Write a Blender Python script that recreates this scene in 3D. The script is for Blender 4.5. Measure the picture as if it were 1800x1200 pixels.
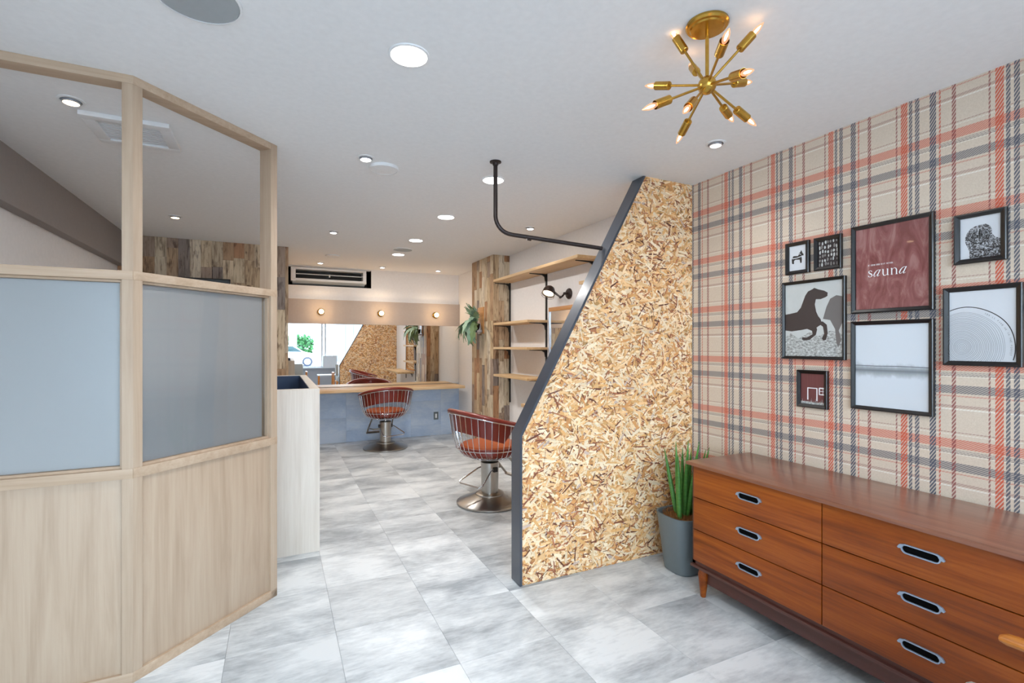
import bpy, bmesh, math, random
from mathutils import Vector, Matrix
from mathutils.geometry import tessellate_polygon
PI = math.pi
random.seed(7)
for o in list(bpy.data.objects): bpy.data.objects.remove(o)
C = bpy.context.scene.collection
SC = bpy.context.scene

# ------------------------------------------------------------------ camera, sky, light, exposure
CAMH = 1.35
YAW = math.radians(25.52)
cam = bpy.data.objects.new('camera', bpy.data.cameras.new('camera'))
C.objects.link(cam)
cam.location = (0, 0, CAMH)
cam.rotation_euler = (PI/2, 0, -YAW)
cam.data.sensor_width = 36; cam.data.lens = 17.3
cam.data.shift_y = 7/1800; cam.data.clip_start = 0.02
SC.camera = cam

w = bpy.data.worlds.new('world'); SC.world = w; w.use_nodes = True
wn = w.node_tree.nodes; wl = w.node_tree.links
bg = wn['Background']
bg.inputs['Color'].default_value = (0.70, 0.85, 1.0, 1)
bg.inputs['Strength'].default_value = 13.5
SC.view_settings.view_transform = 'Standard'
SC.view_settings.look = 'None'
SC.view_settings.gamma = 1
SC.view_settings.use_curve_mapping = False
SC.view_settings.exposure = 0.32
SC.cycles.use_denoising = True
SC.cycles.max_bounces = 8
SC.cycles.diffuse_bounces = 5
SC.cycles.transparent_max_bounces = 12
SC.cycles.sample_clamp_indirect = 6
SC.cycles.caustics_reflective = False
SC.cycles.caustics_refractive = False

def lamp(name, kind, loc, energy, color=(1, 1, 1), size=0.1, rot=(0, 0, 0), spot=None):
    d = bpy.data.lights.new(name, kind); d.energy = energy; d.color = color
    if kind == 'AREA': d.shape = 'DISK'; d.size = size
    else: d.shadow_soft_size = size
    if spot: d.spot_size = math.radians(spot); d.spot_blend = 0.6
    o = bpy.data.objects.new(name, d); C.objects.link(o); o.location = loc; o.rotation_euler = rot
    return o
# sky portal filling the shop window (daylight comes through it)
pt = bpy.data.lights.new('window_portal', 'AREA'); pt.shape = 'RECTANGLE'; pt.size = 3.9; pt.size_y = 1.85
pt.cycles.is_portal = True
po = bpy.data.objects.new('window_portal', pt); C.objects.link(po)
po.location = (0.57, -1.93, 1.46); po.rotation_euler = (PI/2, 0, 0)

DOWN_E = 8.0; SPOT_E = 5.0; WARM = (1.0, 0.66, 0.36); NEUT = (1.0, 0.97, 0.94)

# ------------------------------------------------------------------ room measures (metres)
XR, YB, H = 2.53, 7.22, 2.43          # right wall, back wall, ceiling
XL, YF = -1.39, -2.0                  # left wall, front window wall
YO = 2.47                             # front face of the chipboard partition
f_, cx_, cy_ = 865.0, 900.0, 607.0    # survey of the photograph: turns measured points into metres
F2 = (math.sin(YAW), math.cos(YAW)); R2 = (math.cos(YAW), -math.sin(YAW))
def at(u, v, z):
    d = f_*(z-CAMH)/(cy_-v); s = (u-cx_)/f_*d
    return Vector((F2[0]*d+R2[0]*s, F2[1]*d+R2[1]*s, z))
def onX(u, v, X):
    k = F2[0]+R2[0]*(u-cx_)/f_; d = X/k
    return Vector((X, d*(F2[1]+R2[1]*(u-cx_)/f_), CAMH+(cy_-v)/f_*d))
def onY(u, v, Y):
    k = F2[1]+R2[1]*(u-cx_)/f_; d = Y/k
    return Vector((d*(F2[0]+R2[0]*(u-cx_)/f_), Y, CAMH+(cy_-v)/f_*d))

# ------------------------------------------------------------------ materials
def lin(c):
    c = [x/255 for x in c]
    return tuple([(x/12.92 if x <= .04045 else ((x+.055)/1.055)**2.4) for x in c]+[1.0])
class MT:
    def __init__(s, name, color=(200, 200, 200), rough=0.5, metal=0.0, **kw):
        s.m = bpy.data.materials.new(name); s.m.use_nodes = True
        s.n = s.m.node_tree.nodes; s.l = s.m.node_tree.links
        s.b = s.n['Principled BSDF']; s.out = s.n['Material Output']
        s.b.inputs['Base Color'].default_value = lin(color)
        s.b.inputs['Roughness'].default_value = rough
        s.b.inputs['Metallic'].default_value = metal
        for k, v in kw.items(): s.b.inputs[k.replace('_', ' ')].default_value = v
    def N(s, t, **kw):
        n = s.n.new(t)
        for k, v in kw.items(): setattr(n, k, v)
        return n
    def L(s, a, b): s.l.new(a, b)
    def math(s, op, a, b=None, c=None):
        n = s.N('ShaderNodeMath', operation=op)
        for i, x in enumerate((a, b, c)):
            if x is None: continue
            if isinstance(x, (int, float)): n.inputs[i].default_value = x
            else: s.L(x, n.inputs[i])
        return n.outputs[0]
    def ramp(s, fac, stops, interp='LINEAR'):
        n = s.N('ShaderNodeValToRGB'); r = n.color_ramp; r.interpolation = interp
        while len(r.elements) > 1: r.elements.remove(r.elements[-1])
        for i, (p, c) in enumerate(stops):
            e = r.elements[0] if i == 0 else r.elements.new(p)
            e.position = p; e.color = c if len(c) == 4 and max(c) <= 1.0 else lin(c)
        s.L(fac, n.inputs[0]); return n
    def coords(s, scale=(1, 1, 1), world=False, rnd=0.0):
        if world: src = s.N('ShaderNodeNewGeometry').outputs['Position']
        else: src = s.N('ShaderNodeTexCoord').outputs['Object']
        mp = s.N('ShaderNodeMapping'); mp.inputs['Scale'].default_value = scale
        s.L(src, mp.inputs['Vector'])
        if rnd:
            oi = s.N('ShaderNodeObjectInfo')
            v = s.math('MULTIPLY', oi.outputs['Random'], rnd)
            cb = s.N('ShaderNodeCombineXYZ')
            for i in range(3): s.L(v, cb.inputs[i])
            s.L(cb.outputs[0], mp.inputs['Location'])
        return mp.outputs[0]
    def noise(s, vec, scale=5, detail=4, rough=.55, dist=0):
        n = s.N('ShaderNodeTexNoise'); s.L(vec, n.inputs['Vector'])
        n.inputs['Scale'].default_value = scale; n.inputs['Detail'].default_value = detail
        n.inputs['Roughness'].default_value = rough; n.inputs['Distortion'].default_value = dist
        return n.outputs['Fac']
    def base(s, sock): s.L(sock, s.b.inputs['Base Color'])
    def bump(s, h, strength=.2, dist=.002):
        n = s.N('ShaderNodeBump'); n.inputs['Strength'].default_value = strength; n.inputs['Distance'].default_value = dist
        s.L(h, n.inputs['Height']); s.L(n.outputs[0], s.b.inputs['Normal'])
    def mix(s, fac, a, b, mode='MIX'):
        n = s.N('ShaderNodeMix', data_type='RGBA', blend_type=mode)
        for sock, x in ((n.inputs[0], fac), (n.inputs[6], a), (n.inputs[7], b)):
            if isinstance(x, (int, float)): sock.default_value = x
            elif isinstance(x, tuple): sock.default_value = x if max(x) <= 1 else lin(x)
            else: s.L(x, sock)
        return n.outputs[2]
M = {}
def plain(k, color, rough=.5, metal=0., **kw):
    t = MT(k, color, rough, metal, **kw)
    nz = t.noise(t.coords(), 40, 3)
    c = lin(color)
    t.base(t.mix(nz, tuple([x*.94 for x in c[:3]]+[1]), tuple([min(1, x*1.05) for x in c[:3]]+[1])))
    M[k] = t.m; return t
def wood(k, dark, mid, light, axis, rough=.45, scale=1.0, rnd=0., world=True, knots=0., **kw):
    t = MT(k, mid, rough, **kw)
    sc = [14*scale]*3; sc[axis] = 1.0*scale
    v = t.coords(tuple(sc), world, rnd)
    n1 = t.noise(v, 2.2, 6, .6, .6)
    sc2 = [90*scale]*3; sc2[axis] = 2.5*scale
    n2 = t.noise(t.coords(tuple(sc2), world, rnd), 2, 3)
    m = t.math('ADD', t.math('MULTIPLY', n1, .72), t.math('MULTIPLY', n2, .28))
    r = t.ramp(m, [(.30, dark), (.5, mid), (.70, light)])
    t.base(r.outputs[0]); t.bump(n2, .06, .001); M[k] = t.m; return t

plain('wall_white', (236, 233, 231), .85)
plain('ceiling_white', (238, 238, 238), .9)
plain('taupe', (168, 156, 148), .8)
plain('beam_taupe', (150, 142, 138), .8)
plain('white_plastic', (232, 233, 234), .4)
plain('grey_grille', (165, 170, 172), .6); plain('vent_grey', (226, 228, 230), .6)
plain('dark_trim', (66, 72, 82), .32, 0., Coat_Weight=.3, Coat_Roughness=.2)
plain('black', (14, 13, 14), .35)
plain('black_matte', (22, 20, 20), .6)
plain('frame_black', (16, 15, 18), .28, 0., Coat_Weight=.15, Coat_Roughness=.1); plain('deep_black', (5, 5, 6), .9, Specular_IOR_Level=.1)
plain('frame_inner', (62, 72, 90), .3)
plain('iron_pipe', (52, 42, 40), .35, .4)
plain('navy', (46, 66, 98), .5)
plain('steel', (176, 172, 166), .28, 1.)
plain('chrome', (215, 216, 220), .12, 1.)
plain('handle_metal', (160, 176, 196), .3, .6)
plain('leather_red', (118, 34, 22), .32, 0., Coat_Weight=.2)
plain('leather_seat', (172, 84, 40), .4)
plain('pot_grey', (106, 116, 120), .5)
plain('paint_white', (240, 242, 244), .5)
plain('asphalt', (172, 173, 175), .9)
plain('siding', (112, 120, 126), .7)
plain('house_white', (240, 242, 244), .8)
plain('car_white', (238, 240, 242), .2, 0., Coat_Weight=1.)
plain('car_glass', (24, 48, 50), .1)
plain('tyre', (34, 40, 56), .7)
plain('sill_grey', (188, 190, 196), .6)
plain('silver', (196, 200, 210), .3, .8)
plain('rubber', (30, 30, 32), .7)
wood('screen_wood', (168, 144, 121), (182, 159, 136), (192, 171, 149), 2, .55, .6)
wood('screen_wood_x', (168, 142, 116), (184, 159, 134), (196, 173, 150), 0, .55, .6)
wood('pale_wood', (202, 190, 176), (216, 206, 194), (227, 219, 208), 2, .5, .6)
wood('shelf_wood', (190, 152, 106), (208, 174, 130), (220, 192, 152), 1, .5, .6)
wood('counter_wood', (198, 158, 112), (216, 182, 138), (228, 200, 162), 0, .45, .6)
wood('walnut', (90, 36, 6), (140, 66, 12), (172, 92, 24), 1, .36, .55, Coat_Weight=.08, Coat_Roughness=.15, Specular_IOR_Level=.35)
wood('walnut_top', (112, 66, 48), (134, 84, 62), (152, 100, 76), 1, .28, .7, Coat_Weight=.35, Coat_Roughness=.18)
wood('walnut_dark', (66, 36, 30), (84, 48, 40), (98, 58, 48), 1, .35, .7)
wood('teak', (176, 98, 36), (206, 128, 50), (222, 150, 70), 1, .35, .8, world=False)
wood('frame_oak', (172, 116, 66), (190, 134, 80), (204, 150, 94), 1, .4)

# chequered wool-look wallpaper: stripes are printed flat on the paper
def plaid():
    t = MT('plaid_paper', (212, 190, 166), .85)
    pos = t.N('ShaderNodeNewGeometry').outputs['Position']
    sp = t.N('ShaderNodeSeparateXYZ'); t.L(pos, sp.inputs[0])
    Y, Z = sp.outputs[1], sp.outputs[2]
    s = t.math('FRACT', t.math('DIVIDE', t.math('SUBTRACT', 1.886+3.22, Y), .322))
    h = t.math('FRACT', t.math('DIVIDE', t.math('SUBTRACT', 2.243+3.2, Z), .3200))
    OR, DK, MR, RD, WH = (208, 92, 64), (78, 84, 100), (140, 66, 66), (198, 84, 64), (238, 234, 226)
    def stripes(fr, per, lst):
        st = [(0, (0, 0, 0, 0))]; cs = [(0, lin((210, 190, 168)))]
        out = []
        pos_ = 0
        for a, b, c, al in lst:
            out.append((a/per, tuple(list(lin(c)[:3])+[al]))); out.append((b/per, (0.6, .5, .4, 0)))
        if lst[0][0] > 0: out = [(0, (.6, .5, .4, 0))]+out
        return t.ramp(fr, out, 'CONSTANT')
    rv = stripes(s, .322, [(0, .025, OR, .95), (.031, .043, DK, .9), (.053, .070, DK, .9), (.107, .130, DK, .95), (.140, .147, RD, .85), (.184, .198, MR, .85), (.301, .308, MR, .8)])
    rh = stripes(h, .32, [(0, .037, OR, .74), (.043, .047, DK, .5), (.050, .053, DK, .6), (.056, .0585, DK, .85), (.061, .0635, WH, .8), (.097, .131, DK, .76), (.138, .144, RD, .5), (.178, .189, MR, .45), (.193, .198, WH, .9), (.290, .2935, MR, .55), (.300, .3025, WH, .8)])
    # twill weave
    tw = t.math('FRACT', t.math('MULTIPLY', t.math('SUBTRACT', t.math('MULTIPLY', Y, -1.0), t.math('MULTIPLY', Z, .62)), 92))
    twv = t.math('ADD', t.math('MULTIPLY', t.math('LESS_THAN', tw, .60), .78), .22)
    tw2 = t.math('FRACT', t.math('MULTIPLY', t.math('SUBTRACT', t.math('MULTIPLY', Y, -.7), Z), 120))
    twh = t.math('ADD', t.math('MULTIPLY', t.math('LESS_THAN', tw2, .6), .6), .4)
    nz = t.noise(t.coords((1, 260, 260), True), 1, 2)
    basec = t.mix(nz, lin((202, 185, 165)), lin((230, 216, 198)))
    c1 = t.mix(t.math('MULTIPLY', rh.outputs[1], twh), basec, rh.outputs[0])
    c2 = t.mix(t.math('MULTIPLY', rv.outputs[1], twv), c1, rv.outputs[0])
    t.base(c2); t.bump(t.math('ADD', t.math('MULTIPLY', tw, .5), nz), .12, .001)
    M['plaid'] = t.m
plaid()

def stone(k, dark, mid, light, sx, sy, rough, rnd=9., coat=0):
    t = MT(k, mid, rough)
    v = t.coords((sx, sy, sy), True, rnd)
    n1 = t.noise(v, 1.5, 5, .6, .3)
    n2 = t.noise(t.coords((sx*3, sy*6, sy*6), True, rnd), 4, 5, .65)
    m = t.math('ADD', t.math('MULTIPLY', n1, .75), t.math('MULTIPLY', n2, .25))
    r = t.ramp(m, [(.36, dark), (.49, mid), (.60, light)])
    oi = t.N('ShaderNodeObjectInfo')
    hs = t.N('ShaderNodeHueSaturation'); t.L(r.outputs[0], hs.inputs['Color'])
    t.L(t.math('ADD', t.math('MULTIPLY', oi.outputs['Random'], .18), .88), hs.inputs['Value'])
    t.base(hs.outputs[0]); t.bump(n2, .08, .001)
    t.b.inputs['Coat Weight'].default_value = coat
    M[k] = t.m
stone('floor_tile', (158, 165, 171), (204, 210, 214), (232, 237, 240), 1.3, 2.6, .38)
stone('knee_tile', (170, 194, 226), (190, 210, 236), (208, 223, 242), 1.2, 1.6, .5)

def planks():
    t = MT('plank', (180, 150, 110), .6)
    oi = t.N('ShaderNodeObjectInfo')
    pal = [(214, 196, 168), (190, 164, 134), (224, 212, 192), (168, 148, 132), (200, 176, 144), (180, 148, 116), (222, 204, 176), (146, 134, 128), (198, 182, 158), (208, 184, 150), (180, 136, 100), (216, 202, 178)]
    r = t.ramp(oi.outputs['Random'], [(i/len(pal), c) for i, c in enumerate(pal)], 'CONSTANT')
    v = t.coords((20, 20, 2.0), True, 60)
    n1 = t.noise(v, 2, 6, .65, .8)
    v2 = t.coords((9, 9, 3.0), True, 33)
    n2 = t.noise(v2, 2, 3)
    mul = t.ramp(n1, [(.30, (120, 104, 94)), (.43, (214, 204, 194)), (.52, (246, 242, 236)), (.7, (255, 252, 248))])
    c = t.mix(1.0, r.outputs[0], mul.outputs[0], 'MULTIPLY')
    kn = t.ramp(n2, [(.30, (120, 96, 80)), (.42, (255, 255, 255))])
    c = t.mix(.8, c, kn.outputs[0], 'MULTIPLY')
    t.base(c); t.bump(n1, .2, .001); M['plank'] = t.m
planks()

def flake_mat():
    t = MT('osb_flakes', (210, 180, 130), .55)
    a = t.N('ShaderNodeAttribute', attribute_name='col')
    n = t.noise(t.coords((60, 60, 60), True), 2, 3)
    c = t.mix(t.math('MULTIPLY', n, .35), a.outputs['Color'], lin((220, 184, 152)), 'MULTIPLY')
    t.base(c); M['flake'] = t.m
flake_mat()
def film():
    t = MT('frosted_film', (200, 208, 214), .5)
    tr = t.N('ShaderNodeBsdfTranslucent'); tr.inputs['Color'].default_value = lin((232, 230, 230))
    df = t.N('ShaderNodeBsdfDiffuse'); df.inputs['Color'].default_value = lin((220, 217, 216))
    gl = t.N('ShaderNodeBsdfGlossy'); gl.inputs['Roughness'].default_value = .35; gl.inputs['Color'].default_value = lin((220, 228, 236))
    m1 = t.N('ShaderNodeMixShader'); m1.inputs[0].default_value = .72
    t.L(tr.outputs[0], m1.inputs[1]); t.L(df.outputs[0], m1.inputs[2])
    m2 = t.N('ShaderNodeMixShader'); m2.inputs[0].default_value = .08
    t.L(m1.outputs[0], m2.inputs[1]); t.L(gl.outputs[0], m2.inputs[2])
    t.L(m2.outputs[0], t.out.inputs[0]); M['film'] = t.m
film()
def glass():
    t = MT('clear_glass')
    tr = t.N('ShaderNodeBsdfTransparent'); tr.inputs['Color'].default_value = (.96, .97, .97, 1)
    gl = t.N('ShaderNodeBsdfGlossy'); gl.inputs['Roughness'].default_value = .03
    fr = t.N('ShaderNodeFresnel'); fr.inputs[0].default_value = 1.35
    m = t.N('ShaderNodeMixShader'); t.L(fr.outputs[0], m.inputs[0])
    t.L(tr.outputs[0], m.inputs[1]); t.L(gl.outputs[0], m.inputs[2])
    t.L(m.outputs[0], t.out.inputs[0]); M['glass'] = t.m
glass()
def mirror():
    t = MT('mirror_silver', (240, 242, 243), .0, 1.); t.b.inputs['Roughness'].default_value = 0.005; M['mirror'] = t.m
mirror()
def brass():
    t = MT('brass', (196, 152, 62), .26, 1.)
    n = t.noise(t.coords(), 30, 4)
    t.base(t.mix(n, lin((176, 130, 46)), lin((220, 180, 92))))
    M['brass'] = t.m
brass()
def emit(k, col, st):
    t = MT(k); e = t.N('ShaderNodeEmission'); e.inputs[0].default_value = (*col, 1); e.inputs[1].default_value = st
    t.L(e.outputs[0], t.out.inputs[0]); M[k] = t.m
emit('lamp_white', (1, .97, .93), 14); emit('lamp_warm', (1, .72, .42), 9); emit('lamp_soft', (1, .80, .55), 3.5); emit('lamp_dim', (1, .98, .95), 2.2)
emit('filament', (1, .62, .32), 26); emit('globe_glow', (1, .74, .36), 5)
def bulbglass():
    t = MT('bulb_glass')
    tr = t.N('ShaderNodeBsdfTransparent'); tr.inputs['Color'].default_value = (1, .90, .80, 1)
    gl = t.N('ShaderNodeBsdfGlossy'); gl.inputs['Roughness'].default_value = .05
    e = t.N('ShaderNodeEmission'); e.inputs[0].default_value = (1, .55, .30, 1); e.inputs[1].default_value = 1.2
    m = t.N('ShaderNodeMixShader'); m.inputs[0].default_value = .12
    t.L(tr.outputs[0], m.inputs[1]); t.L(gl.outputs[0], m.inputs[2])
    m2 = t.N('ShaderNodeMixShader'); m2.inputs[0].default_value = .35
    t.L(m.outputs[0], m2.inputs[1]); t.L(e.outputs[0], m2.inputs[2])
    t.L(m2.outputs[0], t.out.inputs[0]); M['bulb_glass'] = t.m
bulbglass()
def fabric():
    t = MT('grey_fabric', (168, 166, 158), .95)
    n = t.noise(t.coords((240, 240, 240)), 2, 2); t.base(t.mix(n, lin((130, 130, 124)), lin((206, 204, 196)))); t.bump(n, .5, .001)
    M['fabric'] = t.m
    t = MT('coir', (150, 96, 48), .95)
    n = t.noise(t.coords((60, 60, 20)), 4, 4); t.base(t.mix(n, lin((96, 52, 20)), lin((186, 126, 66)))); t.bump(n, .8, .01); M['coir'] = t.m
    t = MT('snake_leaf', (58, 122, 46), .45)
    n = t.noise(t.coords((8, 8, 40)), 3, 3); t.base(t.mix(n, lin((34, 92, 34)), lin((98, 160, 66)))); M['snake_leaf'] = t.m
    t = MT('hanging_leaf', (120, 150, 116), .6)
    oi = t.N('ShaderNodeObjectInfo')
    r = t.ramp(oi.outputs['Random'], [(0, (124, 156, 132)), (.35, (152, 176, 152)), (.7, (112, 136, 84)), (1, (166, 188, 164))])
    t.base(r.outputs[0]); M['hang_leaf'] = t.m
    t = MT('bush', (70, 140, 80), .8)
    n = t.noise(t.coords(), 6, 4); t.base(t.mix(n, lin((26, 74, 34)), lin((62, 122, 62)))); M['bush'] = t.m
    t = MT('poster_red', (140, 76, 74), .5, Coat_Weight=1., Coat_Roughness=.03)
    n = t.noise(t.coords((1, 5, 1.6), True), 3, 5, .6, 2.)
    t.base(t.ramp(n, [(.36, (122, 62, 60)), (.52, (142, 84, 82)), (.66, (166, 118, 114))]).outputs[0]); M['poster_red'] = t.m
    for k, a, b in (('paper', (214, 220, 226), (222, 226, 232)), ('paper_snow', (188, 194, 192), (208, 212, 212))):
        t = MT(k, b, .5, Coat_Weight=1., Coat_Roughness=.03)
        n = t.noise(t.coords((1, 8, 8), True), 2, 3); t.base(t.mix(n, lin(a), lin(b))); M[k] = t.m
    t = MT('snow_spray', (150, 150, 148), .6)
    n = t.noise(t.coords((1, 30, 60), True), 2, 5, .7); t.base(t.ramp(n, [(.38, (120, 120, 118)), (.56, (190, 194, 192)), (.7, (222, 226, 226))]).outputs[0]); M['snow'] = t.m
    t = MT('ink_speckle', (60, 56, 54), .6)
    n = t.noise(t.coords((1, 170, 170), True), 1, 3, .8); t.base(t.ramp(n, [(.44, (52, 50, 50)), (.50, (110, 110, 112)), (.58, (190, 194, 200))]).outputs[0]); M['ink_speckle'] = t.m
    t = MT('red_barn', (110, 58, 58), .6)
    n = t.noise(t.coords((1, 160, 4), True), 1, 2); t.base(t.mix(n, lin((88, 46, 48)), lin((124, 70, 68)))); M['red_barn'] = t.m
fabric()
plain('ink', (40, 38, 38), .6); plain('ink_soft', (96, 100, 106), .6); plain('horse_brown', (64, 54, 52), .6)
plain('horse_dapple', (112, 108, 106), .6); plain('bark_grey', (128, 126, 124), .6); plain('bark_dark', (46, 36, 38), .6)
def grad(k):
    # soft watercolour wash printed on the lake poster (flat print)
    t = MT(k, (200, 210, 216), .5, Coat_Weight=1., Coat_Roughness=.03)
    sp = t.N('ShaderNodeSeparateXYZ'); t.L(t.N('ShaderNodeNewGeometry').outputs['Position'], sp.inputs[0])
    z0 = onX(1565, 652, XR-.02).z
    dz = t.math('ABSOLUTE', t.math('SUBTRACT', sp.outputs[2], z0))
    n = t.noise(t.coords((1, 14, 10), True), 2, 4)
    wv = t.math('ADD', .006, t.math('MULTIPLY', n, .055))
    fac = t.math('SMOOTH_MIN', t.math('DIVIDE', dz, wv), 1.0, .2)
    t.base(t.ramp(fac, [(0, (120, 128, 134)), (.5, (176, 184, 190)), (1, (214, 222, 230))]).outputs[0]); M[k] = t.m
grad('lake')

# ------------------------------------------------------------------ mesh helpers
class B:
    def __init__(s): s.bm = bmesh.new()
    def box(s, x0, y0, z0, x1, y1, z1, mat=None, bev=0):
        vs = [s.bm.verts.new(p) for p in ((x0, y0, z0), (x1, y0, z0), (x1, y1, z0), (x0, y1, z0), (x0, y0, z1), (x1, y0, z1), (x1, y1, z1), (x0, y1, z1))]
        fs = [s.bm.faces.new([vs[i] for i in q]) for q in ((3, 2, 1, 0), (4, 5, 6, 7), (0, 1, 5, 4), (1, 2, 6, 5), (2, 3, 7, 6), (3, 0, 4, 7))]
        if mat is not None:
            for v in vs: v.co = mat @ v.co
        if bev:
            es = list({e for f in fs for e in f.edges})
            bmesh.ops.bevel(s.bm, geom=es, offset=bev, segments=2, profile=.6, affect='EDGES')
        return s
    def prism(s, pts, axis, a, b, bev=0):
        """closed outline pts (2D) extruded along axis (0,1,2) from a to b"""
        def P(p, t): q = list(p); q.insert(axis, t); return q
        n = len(pts)
        va = [s.bm.verts.new(P(p, a)) for p in pts]; vb = [s.bm.verts.new(P(p, b)) for p in pts]
        fs = [s.bm.faces.new(va), s.bm.faces.new(vb[::-1])]
        for i in range(n): fs.append(s.bm.faces.new([va[i], vb[i], vb[(i+1) % n], va[(i+1) % n]]))
        bmesh.ops.recalc_face_normals(s.bm, faces=fs)
        if bev: bmesh.ops.bevel(s.bm, geom=list({e for f in fs for e in f.edges}), offset=bev, segments=2, affect='EDGES')
        return s
    def lathe(s, prof, seg=32, c=(0, 0, 0), mat=None, sq=None):
        rings = []
        for r, z in prof:
            ring = []
            for i in range(seg):
                a = 2*PI*i/seg
                ca, sa = math.cos(a), math.sin(a)
                k = 1.0
                if sq: k = 1/((abs(ca)**sq+abs(sa)**sq)**(1/sq))
                p = Vector((r*ca*k, r*sa*k, z))
                p = (mat @ p) if mat is not None else p+Vector(c)
                ring.append(s.bm.verts.new(p))
            rings.append(ring)
        for a, b in zip(rings, rings[1:]):
            for i in range(seg): s.bm.faces.new([a[i], a[(i+1) % seg], b[(i+1) % seg], b[i]])
        s.bm.faces.new(rings[0][::-1]); s.bm.faces.new(rings[-1])
        return s
    def tube(s, pts, r, seg=8, closed=False, rs=None, flat=1.0):
        pts = [Vector(p) for p in pts]; n = len(pts); rings = []
        up = Vector((0, 0, 1)); prev = None
        for i, p in enumerate(pts):
            if closed: t = (pts[(i+1) % n]-pts[i-1])
            else: t = (pts[min(i+1, n-1)]-pts[max(i-1, 0)])
            t.normalize()
            if prev is None:
                a = t.cross(up)
                if a.length < 1e-3: a = t.cross(Vector((1, 0, 0)))
            else: a = prev-t*prev.dot(t)
            a.normalize(); prev = a; b = t.cross(a)
            rr = rs[i] if rs else r
            rings.append([s.bm.verts.new(p+a*math.cos(2*PI*j/seg)*rr+b*math.sin(2*PI*j/seg)*rr*flat) for j in range(seg)])
        m = n if closed else n-1
        for i in range(m):
            A, Bq = rings[i], rings[(i+1) % n]
            for j in range(seg): s.bm.faces.new([A[j], A[(j+1) % seg], Bq[(j+1) % seg], Bq[j]])
        if not closed: s.bm.faces.new(rings[0][::-1]); s.bm.faces.new(rings[-1])
        return s
    def build(s, name, mat, parent=None, smooth=True, **props):
        bmesh.ops.recalc_face_normals(s.bm, faces=s.bm.faces)
        me = bpy.data.meshes.new(name); s.bm.to_mesh(me); s.bm.free()
        me.materials.append(M[mat])
        if smooth and len(me.polygons):
            me.polygons.foreach_set('use_smooth', [True]*len(me.polygons))
            me.set_sharp_from_angle(angle=math.radians(35))
        o = bpy.data.objects.new(name, me); C.objects.link(o)
        if parent is not None: o.parent = parent
        for k, v in props.items(): o[k] = v
        return o
def box(name, mat, x0, y0, z0, x1, y1, z1, parent=None, bev=0, **kw):
    return B().box(x0, y0, z0, x1, y1, z1, bev=bev).build(name, mat, parent, **kw)
def thing(name, label, cat, loc=(0, 0, 0), rz=0, group=None):
    o = bpy.data.objects.new(name, None); C.objects.link(o); o.location = loc; o.rotation_euler = (0, 0, rz)
    o.empty_display_size = .05
    o['label'] = label; o['category'] = cat
    if group: o['group'] = group
    return o
def tag(o, label, cat, group=None):
    o['label'] = label; o['category'] = cat
    if group: o['group'] = group
    return o
def struct(o): o['kind'] = 'structure'; return o
def dup(root, loc, rz=None, label=None):
    r = root.copy(); C.objects.link(r); r.location = loc
    if rz is not None: r.rotation_euler = (0, 0, rz)
    if label: r['label'] = label
    for ch in root.children:
        c = ch.copy(); C.objects.link(c); c.parent = r
        for g in ch.children:
            d = g.copy(); C.objects.link(d); d.parent = c
    return r
UNIT = {}
def piece(name, mat, x0, y0, z0, x1, y1, z1, parent):
    """one of many alike pieces: shares a unit box mesh"""
    if mat not in UNIT:
        o = B().box(0, 0, 0, 1, 1, 1).build('piece_mesh', mat, smooth=False)
        UNIT[mat] = o.data; bpy.data.objects.remove(o)
    o = bpy.data.objects.new(name, UNIT[mat]); C.objects.link(o); o.parent = parent
    o.location = (x0, y0, z0); o.scale = (x1-x0, y1-y0, z1-z0)
    return o
def align(p0, p1):
    """matrix taking +Z to the direction p0->p1, origin p0"""
    d = (Vector(p1)-Vector(p0)).normalized()
    return Matrix.Translation(Vector(p0)) @ d.to_track_quat('Z', 'Y').to_matrix().to_4x4()

# ------------------------------------------------------------------ room shell
floor = struct(box('floor', 'sill_grey', XL-.1, YF-.1, -.06, XR+.1, YB+.1, -.004))
TX, TY = .452, .468
for i in range(-5, 5):
    for j in range(-9, 12):
        x0 = .702+i*TX; y0 = 1.98+j*TY
        a, b = max(x0, XL), min(x0+TX, XR)
        c, d = max(y0, YF), min(y0+TY, YB)
        if b-a < .02 or d-c < .02: continue
        piece('tile', 'floor_tile', a+.0006, c+.0006, -.004, b-.0006, d-.0006, 0, floor)
ceiling = struct(box('ceiling', 'ceiling_white', XL-.1, YF-.1, H, XR+.1, YB+.45, H+.1))
struct(box('wall_left', 'wall_white', XL-.1, YF-.1, 0, XL, YB, H))
wr = struct(box('wall_right', 'wall_white', XR, YF-.1, 0, XR+.1, YB+.45, H))
box('plaid_wallpaper', 'plaid', XR-.002, YF, 0, XR, YO, H, wr, smooth=False)
# back wall with the air conditioner recess
ax0, ax1, az0, az1 = .02, 1.215, 2.165, 2.415
wb = B()
wb.box(XL, YB, 0, XR, YB+.1, az0).box(XL, YB, az1, XR, YB+.1, H).box(XL, YB, az0, ax0, YB+.1, az1).box(ax1, YB, az0, XR, YB+.1, az1)
wb = struct(wb.build('wall_back', 'wall_white'))
r_ = B().box(ax0-.02, YB+.40, az0-.02, ax1+.02, YB+.42, az1+.014).box(ax0-.02, YB+.1, az0-.02, ax0, YB+.4, az1+.014).box(ax1, YB+.1, az0-.02, ax1+.02, YB+.4, az1+.014)
r_.box(ax0, YB+.1, az0-.02, ax1, YB+.4, az0).box(ax0, YB+.1, az1, ax1, YB+.4, az1+.014)
r_.box(ax0-.0, YB+.002, az0, ax0+.003, YB+.1, az1).box(ax1-.003, YB+.002, az0, ax1, YB+.1, az1).box(ax0, YB+.002, az0, ax1, YB+.1, az0+.003)
r_.build('recess_lining', 'black_matte', wb)
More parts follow.
